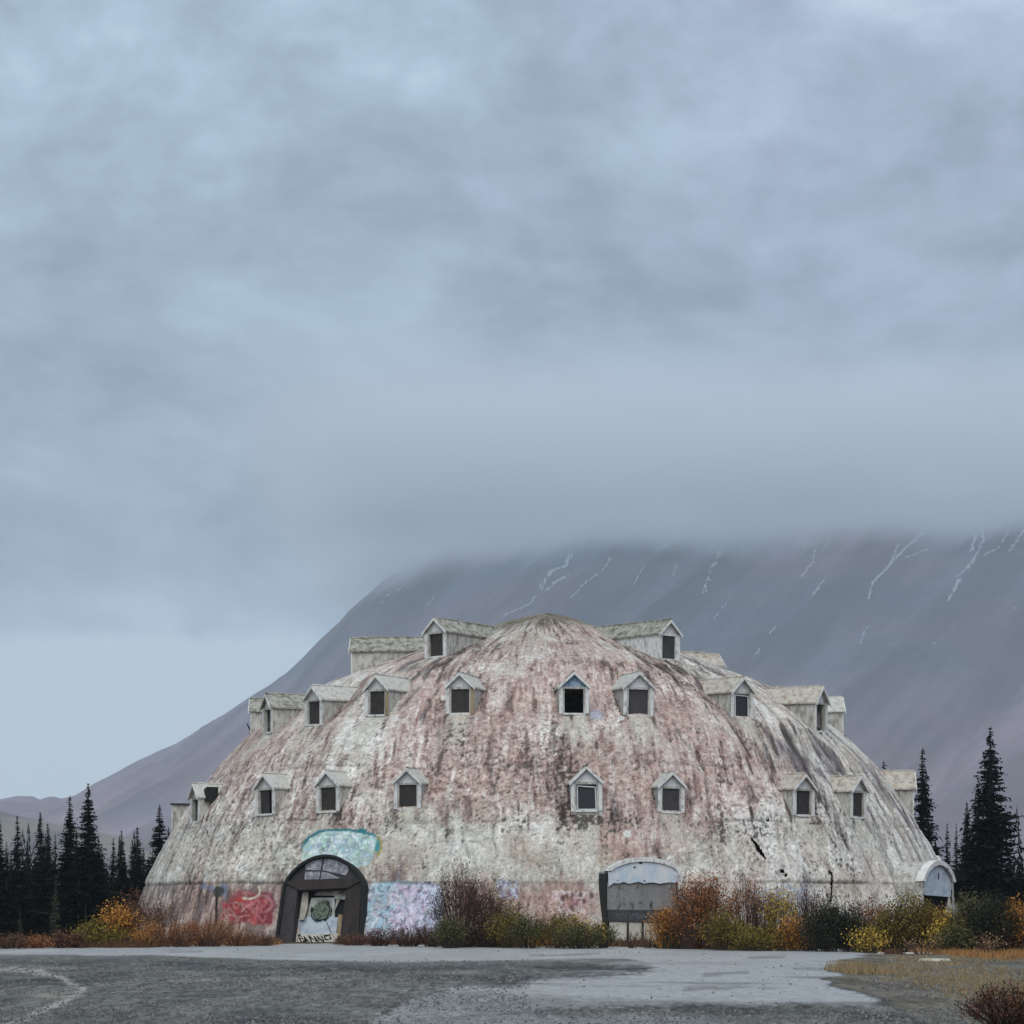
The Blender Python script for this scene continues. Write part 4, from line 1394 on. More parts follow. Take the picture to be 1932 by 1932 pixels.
    def strokes(C, box, cols, n, w, curl=1.0, a=0.9, ln=30):
        x0, y0, x1, y1 = box
        reg = (px > x0 - 12) & (px < x1 + 12) & (py > y0 - 12) & (py < y1 + 12) & ~back
        if not reg.any():
            return C
        sx, sy = px[reg], py[reg]
        sub = C[reg]
        for i in range(n):
            cx, cy = rs.uniform(x0, x1), rs.uniform(y0, y1)
            an = rs.uniform(0, 6.28)
            pts = [(cx, cy)]
            for k in range(5):
                an += rs.uniform(-1, 1) * curl
                cx = min(max(cx + math.cos(an) * ln / 5, x0), x1)
                cy = min(max(cy + math.sin(an) * ln / 5, y0), y1)
                pts.append((cx, cy))
            d = seg_dist(sx, sy, pts)
            ww = w * rs.uniform(0.6, 1.3)
            m_ = (sst(d, ww + 0.9, ww - 0.5) * a)[:, None]
            c = np.array(cols[rs.randint(len(cols))])
            sub = sub * (1 - m_) + c * m_
        C = C.copy()
        C[reg] = sub
        return C
    # over the left door: mint and white bubble piece with teal rim
    body = poly_sd(wpx * .12 + px * .88, wpy * .12 + py * .88, [(568, 1622), (572, 1602), (584, 1582), (600, 1572), (625, 1567), (655, 1568), (682, 1572), (703, 1577), (712, 1584), (706, 1612), (698, 1632), (660, 1640), (590, 1640)])
    C = L(C, c3(*lin(52, 116, 124)), sst(body, -5.5, -3.0) * sst(px + py * .2, 1040, 1020) * sst(py, 1612, 1590))
    C = L(C, c3(*lin(48, 120, 128)), sst(np.hypot((px - 683) / 9, (py - 1568) / 5), 1.1, 0.8))
    C = L(C, c3(*lin(70, 140, 145)), sst(np.hypot((px - 713) / 6, (py - 1597) / 13), 1.1, 0.8))
    C = L(C, c3(*lin(150, 142, 70)), sst(np.abs(np.hypot((px - 706) / 14, (py - 1597) / 19) - 1), 0.22, 0.08) * sst(px, 708, 714))
    m_ = sst(body, -0.5, 1.5)
    C = L(C, c3(*lin(178, 200, 190)), m_ * 0.9)
    keep = C.copy()
    C = strokes(C, (570, 1572, 704, 1630), [lin(205, 222, 220), lin(176, 214, 190), lin(160, 190, 205), lin(150, 170, 190), lin(205, 216, 200), lin(222, 228, 228), lin(222, 228, 228), lin(150, 175, 175)], 130, 2.2, 0.5, 0.75, 14)
    C = strokes(C, (600, 1574, 700, 1625), [lin(105, 120, 115), lin(120, 132, 140)], 30, 0.9, 0.6, 0.6, 12)
    C = np.where((m_ > 0.4)[..., None], C, keep)
    # right of the left door: pale lilac and sky-blue piece, black flecks
    body = poly_sd(wpx * .2 + px * .8, wpy * .2 + py * .8, [(690, 1672), (705, 1664), (760, 1662), (800, 1662), (832, 1670), (838, 1700), (832, 1752), (780, 1775), (700, 1775), (684, 1750)])
    m_ = sst(body, -1, 1.5)
    C = L(C, c3(*lin(172, 180, 188)), m_ * 0.92)
    keep = C.copy()
    C = strokes(C, (688, 1666, 745, 1752), [lin(178, 205, 212), lin(160, 190, 205), lin(205, 210, 215)], 60, 2.6, 0.8, 0.8, 16)
    C = strokes(C, (738, 1668, 815, 1755), [lin(208, 196, 212), lin(196, 188, 208), lin(214, 210, 220), lin(204, 182, 202)], 80, 2.8, 0.8, 0.8, 16)
    C = strokes(C, (790, 1664, 832, 1755), [lin(200, 205, 222), lin(180, 186, 205)], 40, 2.6, 0.8, 0.8, 16)
    C = strokes(C, (688, 1664, 834, 1758), [lin(62, 70, 84), lin(90, 98, 112), lin(110, 104, 124)], 120, 1.0, 0.9, 0.8, 8)
    C = np.where((m_ > 0.4)[..., None], C, keep)
    # red piece on the left
    q = np.exp(-((wpx - 470) / 50) ** 2 - ((wpy - 1714) / 32) ** 2)
    C = L(C, c3(*lin(140, 72, 72)), sst(q, 0.25, 0.7) * 0.9)
    C = strokes(C, (424, 1698, 512, 1742), [lin(168, 62, 62), lin(140, 48, 52), lin(190, 100, 96), lin(120, 60, 64)], 60, 2.4, 0.7, 0.7, 26)
    C = strokes(C, (462, 1685, 515, 1740), [lin(140, 60, 66), lin(120, 50, 58), lin(180, 110, 112)], 26, 2.0, 0.7, 0.7, 26)
    C = strokes(C, (425, 1705, 480, 1745), [lin(205, 140, 130), lin(190, 165, 150)], 12, 1.0, 0.5, 0.7, 20)
    for k in range(2):
        d = np.abs(np.hypot((px - 494) / (24 - 5 * k), (py - 1706) / (20 - 4 * k)) - 1)
        C = L(C, c3(*(lin(124, 62, 70) if k == 0 else lin(176, 122, 126))), sst(d, 0.16, 0.06) * sst(px - py * .3, -40, -10) * 0.8)
    d = seg_dist(px, py, [(461, 1696), (472, 1697), (482, 1694), (490, 1688), (493, 1680), (489, 1673)])
    C = L(C, c3(*lin(200, 190, 170)), sst(d, 2.4, 1.0))
    q = np.exp(-((wpx - 408) / 26) ** 4 - ((wpy - 1675) / 8) ** 4)
    C = L(C, c3(*lin(112, 122, 148)), sst(q, 0.3, 0.7) * 0.75)
    # dark palm-like mark with a stem
    d = seg_dist(px, py, [(411, 1690), (410, 1745)])
    C = L(C, c3(0.012, 0.012, 0.012), sst(d, 3.2, 2.0))
    q = ((px - 413) / 11) ** 2 + ((py - 1684) / 11) ** 2 + (n_f - 0.5) * 1.6
    C = L(C, c3(0.035, 0.04, 0.028), sst(q, 1.2, 0.8) * 0.9)
    # small pieces to the right
    C = strokes(C, (938, 1660, 975, 1695), [lin(150, 155, 170), lin(190, 195, 205), lin(110, 100, 120)], 26, 2.0, 0.8, 0.8, 12)
    C = strokes(C, (1042, 1684, 1108, 1728), [lin(205, 180, 178), lin(140, 100, 108), lin(190, 150, 150), lin(215, 200, 196)], 44, 2.2, 0.7, 0.75, 14)
    for (cx, cy) in ((1062, 1696), (1080, 1690), (1079, 1714), (1102, 1700), (1116, 1690), (1095, 1688)):
        q = ((px - cx) / 4.5) ** 2 + ((py - cy) / 6) ** 2 + (n_f - .5)
        C = L(C, c3(*lin(74, 52, 56)), sst(q, 1.2, 0.7) * 0.8)
    q = np.exp(-((wpx - 1465) / 60) ** 4 - ((wpy - 1705) / 38) ** 4)
    C = L(C, c3(*lin(178, 184, 192)), sst(q, 0.3, 0.7) * 0.6)
    C = strokes(C, (1410, 1675, 1520, 1740), [lin(150, 162, 182), lin(205, 213, 222), lin(170, 176, 186)], 50, 2.0, 0.8, 0.5, 18)
    q = np.exp(-((wpx - 505) / 24) ** 2 - ((wpy - 1690) / 20) ** 2) * 0
    C = np.where(back[..., None], white * 0.8, C)

    # --- openings: windows, doors, breaks
    keepf = np.ones((len(S) - 1, len(TH)), bool)
    cth = th[:-1] + 0.5 * (np.roll(TH, -1) - TH)[None, :] * (np.abs(np.roll(TH, -1) - TH) < 1)[None, :]
    cz = 0.5 * (Zg[:-1] + Zg[1:])
    cr = 0.5 * (Rg[:-1] + Rg[1:])
    for (dth, rf, hw, dep, z0, z1) in holes:
        da = np.angle(np.exp(1j * (cth - dth)))
        lx = cr * np.sin(da)
        ly = rf - cr * np.cos(da)
        keepf &= ~((np.abs(lx) < hw) & (ly > -0.8) & (ly < dep) & (cz > z0) & (cz < z1) & (np.abs(da) < 1.3))
    pxc, pyc = 0.5 * (px[:-1] + px[1:]), 0.5 * (py[:-1] + py[1:])
    jag = (n_f2[:-1] - 0.5)
    d = seg_dist(pxc, pyc, [(1415, 1583), (1424, 1596), (1434, 1612), (1442, 1622)])
    wd = np.interp(pyc, [1581, 1590, 1600, 1612, 1624], [0.6, 3.0, 3.6, 3.4, 0.6])
    keepf &= ~((d < wd + jag * 2.5) & ~back[:-1])
    for (cx, cy, sx, sy) in ((1473, 1645, 7.5, 4), (1480, 1652, 5, 3), (1511, 1656, 5, 1.6), (1735, 1647, 6, 5), (1447, 1546, 4, 3.4), (1122, 1458, 3, 2.6), (1212, 1517 + 44, 1.4, 1.4)):
        keepf &= ~(((pxc - cx) / sx) ** 2 + ((pyc - cy) / sy) ** 2 + jag * 1.6 < 0.8)
    d = seg_dist(pxc, pyc, [(1562, 1640), (1567, 1652), (1569, 1670), (1567, 1700)])
    keepf &= ~((d < 1.7 + jag * 1.5) & (pyc > 1642))
    me = grid_mesh('dome_shell', P - np.array((DX, DY, 0)), keepf, np.clip(C, 0.008, 0.85), wrap=True, mat=M['dome'])
    link('dome_shell', me, dome)
    # inner floor and lining so the openings look into a dark hall
    b = MB()
    ring = [(19.5 * math.cos(a), 19.5 * math.sin(a), 0.02) for a in np.linspace(0, 2 * math.pi, 40, endpoint=False)]
    b.quad(*ring)
    b.build('floor_slab', M['brown_porch'], dome)


build_shell()

# ------------------------------------------------------------------ spruces
def spruce_mesh(seed, levels=80, per=8, gap=0.25, slim=1.0, olive=False):
    """crown of a black spruce, height 1, as many drooping ragged sprays"""
    r = random.Random(seed)
    v, f = [], []
    ph = [r.uniform(0, 6.28) for _ in range(4)]
    for i in range(levels):
        t = (i + r.random()) / levels
        z = 0.05 + 0.94 * t
        env = (1 - t) ** 1.0 * 0.122 + 0.005
        env *= 0.90 + 0.13 * math.sin(z * 23 + ph[0]) + 0.10 * math.sin(z * 51 + ph[1])
        env *= slim
        for k in range(per if t < 0.9 else 4):
            if r.random() < gap:
                continue
            a = r.uniform(0, 6.283)
            L = env * r.uniform(0.45, 1.18) * (1 + 0.15 * math.sin(a * 2 + ph[2]))
            ca, sa = math.cos(a), math.sin(a)
            droop = r.uniform(0.1, 0.55)
            zt = z - L * droop + L * 0.10
            w = max(0.0035, L * r.uniform(0.16, 0.30))
            # main spray: bent strip of needles
            mx, mz = L * 0.55, z - L * droop * 0.75
            n = len(v)
            v += [(0, 0, z), (ca * mx - sa * w, sa * mx + ca * w, mz - w * 0.6), (ca * L, sa * L, zt), (ca * mx + sa * w, sa * mx - ca * w, mz - w * 0.6)]
            f += [(n, n + 1, n + 2, n + 3)]
            # hanging twigs
            for _ in range(4):
                u = r.uniform(0.25, 1.0)
                x0 = L * u
                zz = z + (zt - z) * u
                sc_ = 0.30 + 0.9 * (1 - t)
                hw = r.uniform(0.003, 0.008) * sc_
                dl = r.uniform(0.008, 0.022) * sc_
                o = r.uniform(-w, w)
                n = len(v)
                cx, cy = ca * x0 - sa * o, sa * x0 + ca * o
                q = r.uniform(0, 3.14)
                v += [(cx - math.cos(q) * hw, cy - math.sin(q) * hw, zz + 0.004), (cx + math.cos(q) * hw, cy + math.sin(q) * hw, zz + 0.004),
                      (cx + ca * dl * .5, cy + sa * dl * .5, zz - dl)]
                f += [(n, n + 1, n + 2)]
    # leader
    n = len(v)
    v += [(-0.003, 0, 0.965), (0.003, 0, 0.965), (0, 0, 1.0)]
    f += [(n, n + 1, n + 2)]
    me = bpy.data.meshes.new('spruce_crown')
    me.from_pydata(v, [], f)
    me.materials.append(M['spruce_olive' if olive else 'spruce'])
    me.update()
    return me


tb = MB()
for i in range(6):
    z0, z1 = i / 6, (i + 1) / 6
    tb.bar((0.002 * math.sin(i), 0, z0 - 0.01), (0.002 * math.sin(i + 1), 0, z1), 0.015 * (1 - z0) + 0.001, 0.015 * (1 - z1) + 0.001, 7)
trunk_me = tb.mesh('spruce_trunk', M['bark'])
crowns = [spruce_mesh(11, 92, 10, 0.12), spruce_mesh(12, 80, 10, 0.22, 0.9), spruce_mesh(13, 100, 11, 0.12, 1.05),
          spruce_mesh(14, 70, 8, 0.3, 0.8), spruce_mesh(15, 90, 10, 0.2, 0.95), spruce_mesh(16, 84, 11, 0.18, 1.1)]
crown_olive = [spruce_mesh(21, 50, 7, 0.25, 1.3, True), spruce_mesh(22, 60, 7, 0.25, 1.1, True)]


def spruce(px, top, Y, var, width=1.0, label=None, group='black spruces beside the dome', olive=False):
    x, y, zt = at(px, top, Y)
    h = zt
    o = empty('spruce_tree', (x, y, 0), rnd.uniform(0, 6.28))
    o.scale = (h * width, h * width, h)
    tag(o, label, 'tree', group)
    link('trunk', trunk_me, o)
    c = link('crown', (crown_olive if olive else crowns)[var % (2 if olive else 6)], o)
    return o


L_ = 'left of the dome'
for (px, top, Y, v, w, lab) in (
        (166, 1477, 124, 2, 1.10, 'tallest dark spruce left of the dome, with bare side twigs near its tip'),
        (132, 1501, 126, 0, 1.15, 'second tallest dark spruce left of the dome, close beside the tallest one'),
        (301, 1518, 138, 5, 1.25, 'broad cone-shaped spruce touching the left edge of the dome'),
        (76, 1532, 130, 1, 1.0, 'thin dark spruce with a long bare tip, left of the tall pair'),
        (90, 1552, 133, 4, 1.0, 'slim spruce standing right behind the thin one with the long bare tip'),
        (33, 1538, 128, 1, 1.05, 'narrow dark spruce with a tufted top near the left picture edge'),
        (-4, 1526, 126, 4, 1.2, 'dark spruce cut off by the left picture edge'),
        (104, 1573, 138, 3, 1.0, 'short thin spruce showing just left of the tall pair'),
        (12, 1587, 137, 3, 1.0, 'short thin spruce between the picture edge and the tufted spruce'),
        (51, 1587, 139, 3, 1.0, 'short thin spruce just right of the tufted spruce'),
        (186, 1583, 128, 0, 1.2, 'dense middle-height spruce just right of the tallest one'),
        (214, 1581, 132, 1, 1.0, 'thin spruce in the low gap halfway between the tallest one and the dome'),
        (229, 1565, 134, 4, 1.0, 'slender spruce with a ragged tip between the tallest one and the dome'),
        (259, 1559, 133, 0, 1.15, 'pointed spruce second from the left edge of the dome'),
        (249, 1583, 137, 3, 1.0, 'small spruce tip leaning on the pointed spruce near the dome'),
        (318, 1561, 146, 2, 1.0, 'spruce tip half hidden behind the left edge of the dome')):
    spruce(px, top, Y, v, w * 1.6, lab, 'spruces left of the dome')
for (px, top, Y, v, w, lab) in (
        (38, 1714, 112, 0, 1.0, 'small olive-green young spruce in front of the dark trees at far left'),
        (105, 1650, 114, 1, 1.0, 'taller olive-green spruce in front of the dark pair of trees'),
        (162, 1705, 115, 1, 0.8, 'small dull young spruce under the tallest spruce')):
    spruce(px, top, Y, v, w, lab, 'young spruces in front of the dark trees', True)
rt = random.Random(42)
for i in range(40):
    px = -120 + i * 11.6 + rt.uniform(-6, 6)
    top = rt.uniform(1598, 1650)
    if px > 290:
        top = rt.uniform(1640, 1670)
    spruce(px, top, rt.uniform(128, 165), rt.randrange(6), rt.uniform(1.5, 2.1), 'dark spruce in the dense mass left of the dome, its tip below its neighbours', 'filler spruces left of the dome')
for (px, top, Y, v, w, lab) in (
        (1869, 1371, 128, 2, 1.25, 'tallest and thickest dark spruce right of the dome'),
        (1741, 1410, 142, 0, 1.12, 'tall dark spruce directly behind the right porch of the dome'),
        (1845, 1464, 134, 1, 1.1, 'dark spruce with a thin tip and spreading twigs, just left of the tallest one'),
        (1824, 1512, 134, 4, 1.05, 'shorter full spruce second to the left of the tallest one'),
        (1787, 1552, 150, 3, 1.0, 'small pale thin spruce in the gap behind the right porch'),
        (1804, 1552, 146, 3, 0.7, 'needle-thin spruce in the gap right of the small pale one'),
        (1668, 1435, 152, 5, 1.0, 'spruce tip rising behind the right slope of the dome, the larger of two'),
        (1646, 1444, 158, 3, 0.8, 'thin spruce tip touching the right slope of the dome, the smaller of two'),
        (1595, 1386, 156, 4, 1.0, 'spruce tip peeping out below the middle dormer on the far right slope'),
        (1587, 1391, 158, 3, 0.8, 'very thin spruce tip nearest the middle dormer on the far right slope'),
        (1765, 1590, 144, 0, 1.1, 'short full spruce at the foot of the tall one behind the porch'),
        (1905, 1600, 132, 5, 1.2, 'lower dark spruce just right of the tallest one'),
        (1928, 1618, 130, 0, 1.2, 'low dark spruce at the right picture edge')):
    spruce(px, top, Y, v, w * 1.55, lab, 'spruces right of the dome')
for i in range(26):
    px = 1770 + i * 12.5 + rt.uniform(-6, 6)
    top = rt.uniform(1618, 1665) if px > 1800 else rt.uniform(1610, 1640)
    spruce(px, top, rt.uniform(132, 168), rt.randrange(6), rt.uniform(1.5, 2.1), 'dark spruce in the dense mass right of the dome, its tip below its neighbours', 'filler spruces right of the dome')


def far_wood():
    r = random.Random(8)
    v, f = [], []
    for i in range(900):
        Y = r.uniform(185, 620)
        X = r.uniform(-0.34, 0.34) * Y * 1.3
        h = r.uniform(5.5, 9.5)
        w = h * r.uniform(0.09, 0.14)
        n0 = 13
        for k in range(n0):
            t0 = k / n0
            for _ in range(4):
                a = r.uniform(0, 6.283)
                L = w * (1 - t0) * r.uniform(0.6, 1.2) + 0.08
                z = h * (0.06 + 0.94 * t0)
                n = len(v)
                b = a + 0.5
                v += [(X, Y, z + h * 0.09), (X + math.cos(a) * L, Y + math.sin(a) * L, z - 0.1), (X + math.cos(b) * L, Y + math.sin(b) * L, z - 0.25)]
                f.append((n, n + 1, n + 2))
    me = bpy.data.meshes.new('spruce_wood')
    me.from_pydata(v, [], f)
    me.materials.append(M['spruce'])
    tag(link('spruce_wood', me), 'distant dark spruce wood along the foot of the mountain', 'wood', kind='stuff')


far_wood()


# ------------------------------------------------------------------ shrubs and grasses
def shrub(px, base, h_px, w_px, leaf, label, n_stem=26, n_leaf=1500, size=0.06, upright=0.5, stem='twig', group='autumn shrubs along the edge of the lot', name='shrub', Yoff=0.0, bias=0.5, bare=0.0):
    Y = 4950 * CAM_H / (base - HOR) + Yoff
    x = (px - 966) * Y / 4950
    k = Y / 4950
    n_leaf = int(n_leaf * (1.0 if name != 'shrub' or n_leaf < 500 else (2.3 if 1240 < px < 1900 else 1.7)))
    size *= 1.2
    H, W = h_px * k, w_px * k * 0.72
    r = random.Random(int(px * 7 + base))
    o = empty(name, (x, Y, 0), 0)
    tag(o, label, 'shrub', group)
    sb = MB()
    tips = []
    for i in range(n_stem):
        a = r.uniform(0, 6.283)
        sp = r.random() ** 0.6
        bx, by = math.cos(a) * W * 0.35 * sp, math.sin(a) * W * 0.35 * sp
        tx, ty = math.cos(a) * W * sp, math.sin(a) * W * sp * 0.8
        hz = H * (1 - (1 - upright) * sp ** 1.5) * (0.45 + 0.65 * r.random() ** 0.8)
        mx, my = bx * .6 + tx * .4 + r.uniform(-.05, .05), by * .6 + ty * .4
        p = [(bx, by, -0.03), (mx, my, hz * 0.5), (tx, ty, hz)]
        sb.bar(p[0], p[1], 0.016, 0.011, 3)
        sb.bar(p[1], p[2], 0.011, 0.004, 3)
        tips.append(p)
        for _ in range(3):      # side twigs
            u = r.uniform(0.25, 0.9)
            q0 = [p[1][j] + (p[2][j] - p[1][j]) * u for j in range(3)]
            q1 = (q0[0] + r.uniform(-.22, .22) * H * 0.6, q0[1] + r.uniform(-.22, .22) * H * 0.6, q0[2] + r.uniform(0.05, 0.22) * H)
            sb.bar(q0, q1, 0.006, 0.003, 3)
            tips.append((p[0], q0, q1))
    sb.build('stems', M[stem], o)
    v, f = [], []
    for i in range(n_leaf):
        p = tips[r.randrange(len(tips))]
        u = r.random() ** bias
        if u < 0.35:
            q = [p[0][j] + (p[1][j] - p[0][j]) * (u / 0.35 * 0.8 + 0.2) for j in range(3)]
        else:
            w = (u - 0.35) / 0.65
            q = [p[1][j] + (p[2][j] - p[1][j]) * w for j in range(3)]
        sprd = size * 2.2
        q = [q[0] + r.gauss(0, sprd), q[1] + r.gauss(0, sprd), max(0.02, q[2] + r.gauss(0, sprd * 0.8))]
        s = size * r.uniform(0.5, 1.25)
        a, b = r.uniform(0, 6.283), r.uniform(-1.2, 1.4)
        ux, uy, uz = math.cos(a) * math.cos(b), math.sin(a) * math.cos(b), math.sin(b)
        vx, vy, vz = -math.sin(a), math.cos(a), r.uniform(-.5, .5)
        n = len(v)
        v += [tuple(q), (q[0] + ux * s * .5 + vx * s * .32, q[1] + uy * s * .5 + vy * s * .32, q[2] + uz * s * .5 + vz * s * .32),
              (q[0] + ux * s, q[1] + uy * s, q[2] + uz * s), (q[0] + ux * s * .5 - vx * s * .32, q[1] + uy * s * .5 - vy * s * .32, q[2] + uz * s * .5 - vz * s * .32)]
        f.append((n, n + 1, n + 2, n + 3))
    me = bpy.data.meshes.new('leaves')
    me.from_pydata(v, [], f)
    me.materials.append(M[leaf])
    link('leaves', me, o)
    return o


def A(*a, **k):
    shrub(*a, **k)


# left side
A(160, 1787, 32, 40, 'leaf_lime', 'low yellow-green shrub at the left end of the bright shrubs', n_leaf=900, size=0.08)
A(190, 1786, 50, 60, 'leaf_lime', 'yellow-green shrub in front of the left trees, half as tall as the orange one', n_leaf=1700, size=0.08)
A(226, 1786, 78, 50, 'leaf_orange', 'bright orange-yellow shrub left of the brown one at the dome corner', n_leaf=1700, size=0.08, upright=.7)
A(212, 1787, 36, 50, 'leaf_lime', 'small green-yellow shrub at the foot of the bright orange one', n_leaf=900, size=0.07)
A(262, 1785, 108, 86, 'leaf_brown', 'tall brown shrub in front of the left bottom corner of the dome', n_leaf=2600, n_stem=44, size=0.065, upright=.6)
A(312, 1784, 92, 60, 'leaf_brown', 'thin brown bare-twigged shrub against the left end of the wall', n_leaf=650, n_stem=40, size=0.05, upright=.7)
A(286, 1787, 48, 60, 'leaf_orange', 'low orange shrub at the foot of the tall brown one on the left', n_leaf=1300, size=0.05)
A(335, 1787, 50, 80, 'leaf_rust', 'rounded rust-orange shrub under the left wall, left of its twin', n_leaf=2600, n_stem=60, size=0.045, upright=.75, bias=.7)
A(392, 1786, 54, 90, 'leaf_rust', 'rounded rust-orange shrub under the left wall, tallest of the low row', n_leaf=3000, n_stem=70, size=0.045, upright=.8, bias=.7)
A(445, 1785, 34, 70, 'leaf_rust', 'low rust shrub below the red spray-painted piece', n_leaf=1600, n_stem=50, size=0.045, upright=.7, bias=.7)
A(492, 1784, 22, 60, 'leaf_brown', 'very low brown shrub just left of the dark arched entrance', n_leaf=900, n_stem=40, size=0.045, upright=.7, bias=.7)
# between the entrances
A(668, 1784, 20, 60, 'leaf_brown', 'very low brown shrub at the right foot of the dark arched entrance', n_leaf=900, n_stem=40, size=0.045, stem='twig_dark', bias=.7)
A(715, 1785, 32, 60, 'leaf_red', 'low dark red shrub below the lilac spray-painted piece, left one', n_leaf=1000, n_stem=50, size=0.05, stem='twig_dark', upright=.8, bias=.7)
A(770, 1786, 38, 66, 'leaf_red', 'low dark red twiggy shrub below the lilac spray-painted piece, middle one', n_leaf=1100, n_stem=60, size=0.05, stem='twig_dark', upright=.8, bias=.7)
A(815, 1786, 40, 50, 'leaf_brown', 'low brown shrub left of the big dark red bush', n_leaf=1000, n_stem=50, size=0.05, stem='twig_dark', upright=.8, bias=.7)
A(868, 1787, 158, 92, 'leaf_red', 'biggest bush between the entrances, dark red-brown with spiky bare tops', n_leaf=4200, n_stem=110, size=0.06, stem='twig_dark', upright=.55, bias=.85)
A(925, 1787, 118, 92, 'leaf_brown', 'dark brown bush leaning against the right side of the biggest bush', n_leaf=3400, n_stem=70, size=0.06, stem='twig_dark', upright=.5, bias=.85)
A(850, 1789, 60, 60, 'leaf_olive', 'small olive bush at the left foot of the biggest dark red bush', n_leaf=1600, n_stem=40, size=0.06, stem='twig_dark')
A(962, 1788, 84, 60, 'leaf_lime', 'lime-yellow bush right of the dark brown one between the entrances', n_leaf=1800, n_stem=34, size=0.07)
A(1000, 1789, 66, 60, 'leaf_olive', 'olive bush between the lime-yellow one and the golden hedge', n_leaf=1900, n_stem=34, size=0.065, stem='twig_dark')
A(1048, 1789, 70, 70, 'leaf_lime', 'golden-green bush below the pink spray-painted piece, left one', n_leaf=2200, n_stem=40, size=0.06)
A(1095, 1789, 66, 70, 'leaf_yellow', 'golden-tipped bush below the pink spray-painted piece, middle one', n_leaf=1300, n_stem=40, size=0.06)
A(1098, 1790, 46, 80, 'leaf_olive', 'dark olive undergrowth bush in front of the golden-tipped one', n_leaf=2200, n_stem=40, size=0.06, stem='twig_dark')
A(1135, 1789, 48, 40, 'leaf_olive', 'olive bush at the left foot of the pale arched entrance', n_leaf=1200, n_stem=24, size=0.06, stem='twig_dark')
A(1190, 1789, 36, 30, 'leaf_red', 'few bare dark twigs in front of the pale arched entrance, left clump', n_leaf=60, n_stem=16, size=0.04, stem='twig_dark', upright=.8)
A(1222, 1789, 42, 34, 'leaf_brown', 'few bare brown twigs in front of the pale arched entrance, right clump', n_leaf=120, n_stem=16, size=0.04, stem='twig', upright=.8)
# right side
A(1266, 1790, 82, 60, 'leaf_orange', 'bright golden-orange bush at the right foot of the pale arched entrance', n_leaf=2600, n_stem=40, size=0.07)
A(1300, 1791, 128, 56, 'leaf_rust', 'tall rust-orange bush just right of the golden-orange one', n_leaf=2200, n_stem=50, size=0.065, upright=.75)
A(1345, 1791, 142, 72, 'leaf_rust', 'tallest rust-coloured bush in front of the right wall', n_leaf=3200, n_stem=70, size=0.065, upright=.75)
A(1368, 1793, 74, 74, 'leaf_lime', 'lime-green bush in front of the tallest rust-coloured one', n_leaf=2000, n_stem=36, size=0.07)
A(1408, 1792, 140, 60, 'leaf_rust', 'tall thin rust bush with a long spike, right of the tallest one', n_leaf=1500, n_stem=60, size=0.055, upright=.8)
A(1442, 1792, 122, 50, 'leaf_red', 'purple-red thin bush with bare stems right of the spiked one', n_leaf=1000, n_stem=60, size=0.05, upright=.8)
A(1430, 1794, 48, 90, 'leaf_lime', 'low lime-yellow bush at the foot of the purple-red one', n_leaf=1700, n_stem=40, size=0.065)
A(1478, 1793, 128, 46, 'leaf_yellow', 'upright yellow bush in front of the bluish sprayed wall', n_leaf=1200, n_stem=34, size=0.065, upright=.8)
A(1498, 1794, 70, 40, 'leaf_orange', 'small orange-yellow bush right of the upright yellow one', n_leaf=1100, n_stem=30, size=0.07)
A(1528, 1793, 118, 60, 'leaf_red', 'dark purple bare-topped bush between the yellow and the dark green ones', n_leaf=1500, n_stem=70, size=0.05, stem='twig_dark', upright=.75)
A(1558, 1795, 90, 80, 'leaf_green', 'dark green bush left of the dark post', n_leaf=3000, n_stem=50, size=0.065, stem='twig_dark')
A(1608, 1795, 88, 70, 'leaf_green', 'dark green bush right of the dark post', n_leaf=2400, n_stem=50, size=0.065, stem='twig_dark')
A(1645, 1795, 104, 60, 'leaf_rust', 'rusty thin bush behind the dark green ones near the right end', n_leaf=1400, n_stem=50, size=0.06, Yoff=2, upright=.75)
A(1672, 1796, 84, 50, 'leaf_lime', 'olive bush with yellow flecks left of the right porch', n_leaf=1900, n_stem=40, size=0.065)
A(1640, 1797, 50, 50, 'leaf_yellow', 'small yellow-leaved bush low in front of the rusty thin one', n_leaf=500, n_stem=24, size=0.07)
A(1715, 1796, 112, 80, 'leaf_lime', 'broad olive-green bush in front of the wall left of the right porch', n_leaf=3400, n_stem=60, size=0.065, upright=.6)
A(1762, 1796, 86, 50, 'leaf_rust', 'reddish bush in front of the black opening of the right porch', n_leaf=1200, n_stem=40, size=0.06, upright=.7)
A(1786, 1797, 76, 46, 'leaf_yellow', 'bright yellow bush beside the pointed broken board', n_leaf=1200, n_stem=30, size=0.075)
A(1800, 1798, 56, 60, 'leaf_olive', 'dark olive bush below the bright yellow one', n_leaf=1800, n_stem=30, size=0.065, stem='twig_dark')
A(1838, 1797, 108, 76, 'leaf_olive', 'tall olive bush right of the bright yellow one', n_leaf=3400, n_stem=60, size=0.065, upright=.6)
A(1880, 1798, 104, 80, 'leaf_green', 'tall dark green bush near the right picture edge', n_leaf=3400, n_stem=60, size=0.065, stem='twig_dark', upright=.65)
A(1926, 1798, 96, 60, 'leaf_orange', 'orange-tinted bush cut by the right picture edge', n_leaf=1800, n_stem=50, size=0.07, upright=.6)
A(1965, 1798, 96, 80, 'leaf_olive', 'olive bush just beyond the right picture edge', n_leaf=2200, n_stem=50, size=0.07)
A(1862, 1801, 34, 40, 'leaf_tan', 'low tan plumed plant in front of the tall dark green bush', n_leaf=420, n_stem=20, size=0.05, upright=.8)
A(1740, 1800, 30, 60, 'leaf_tan', 'low tan plumed plant in front of the broad olive bush', n_leaf=300, n_stem=20, size=0.05, upright=.8)
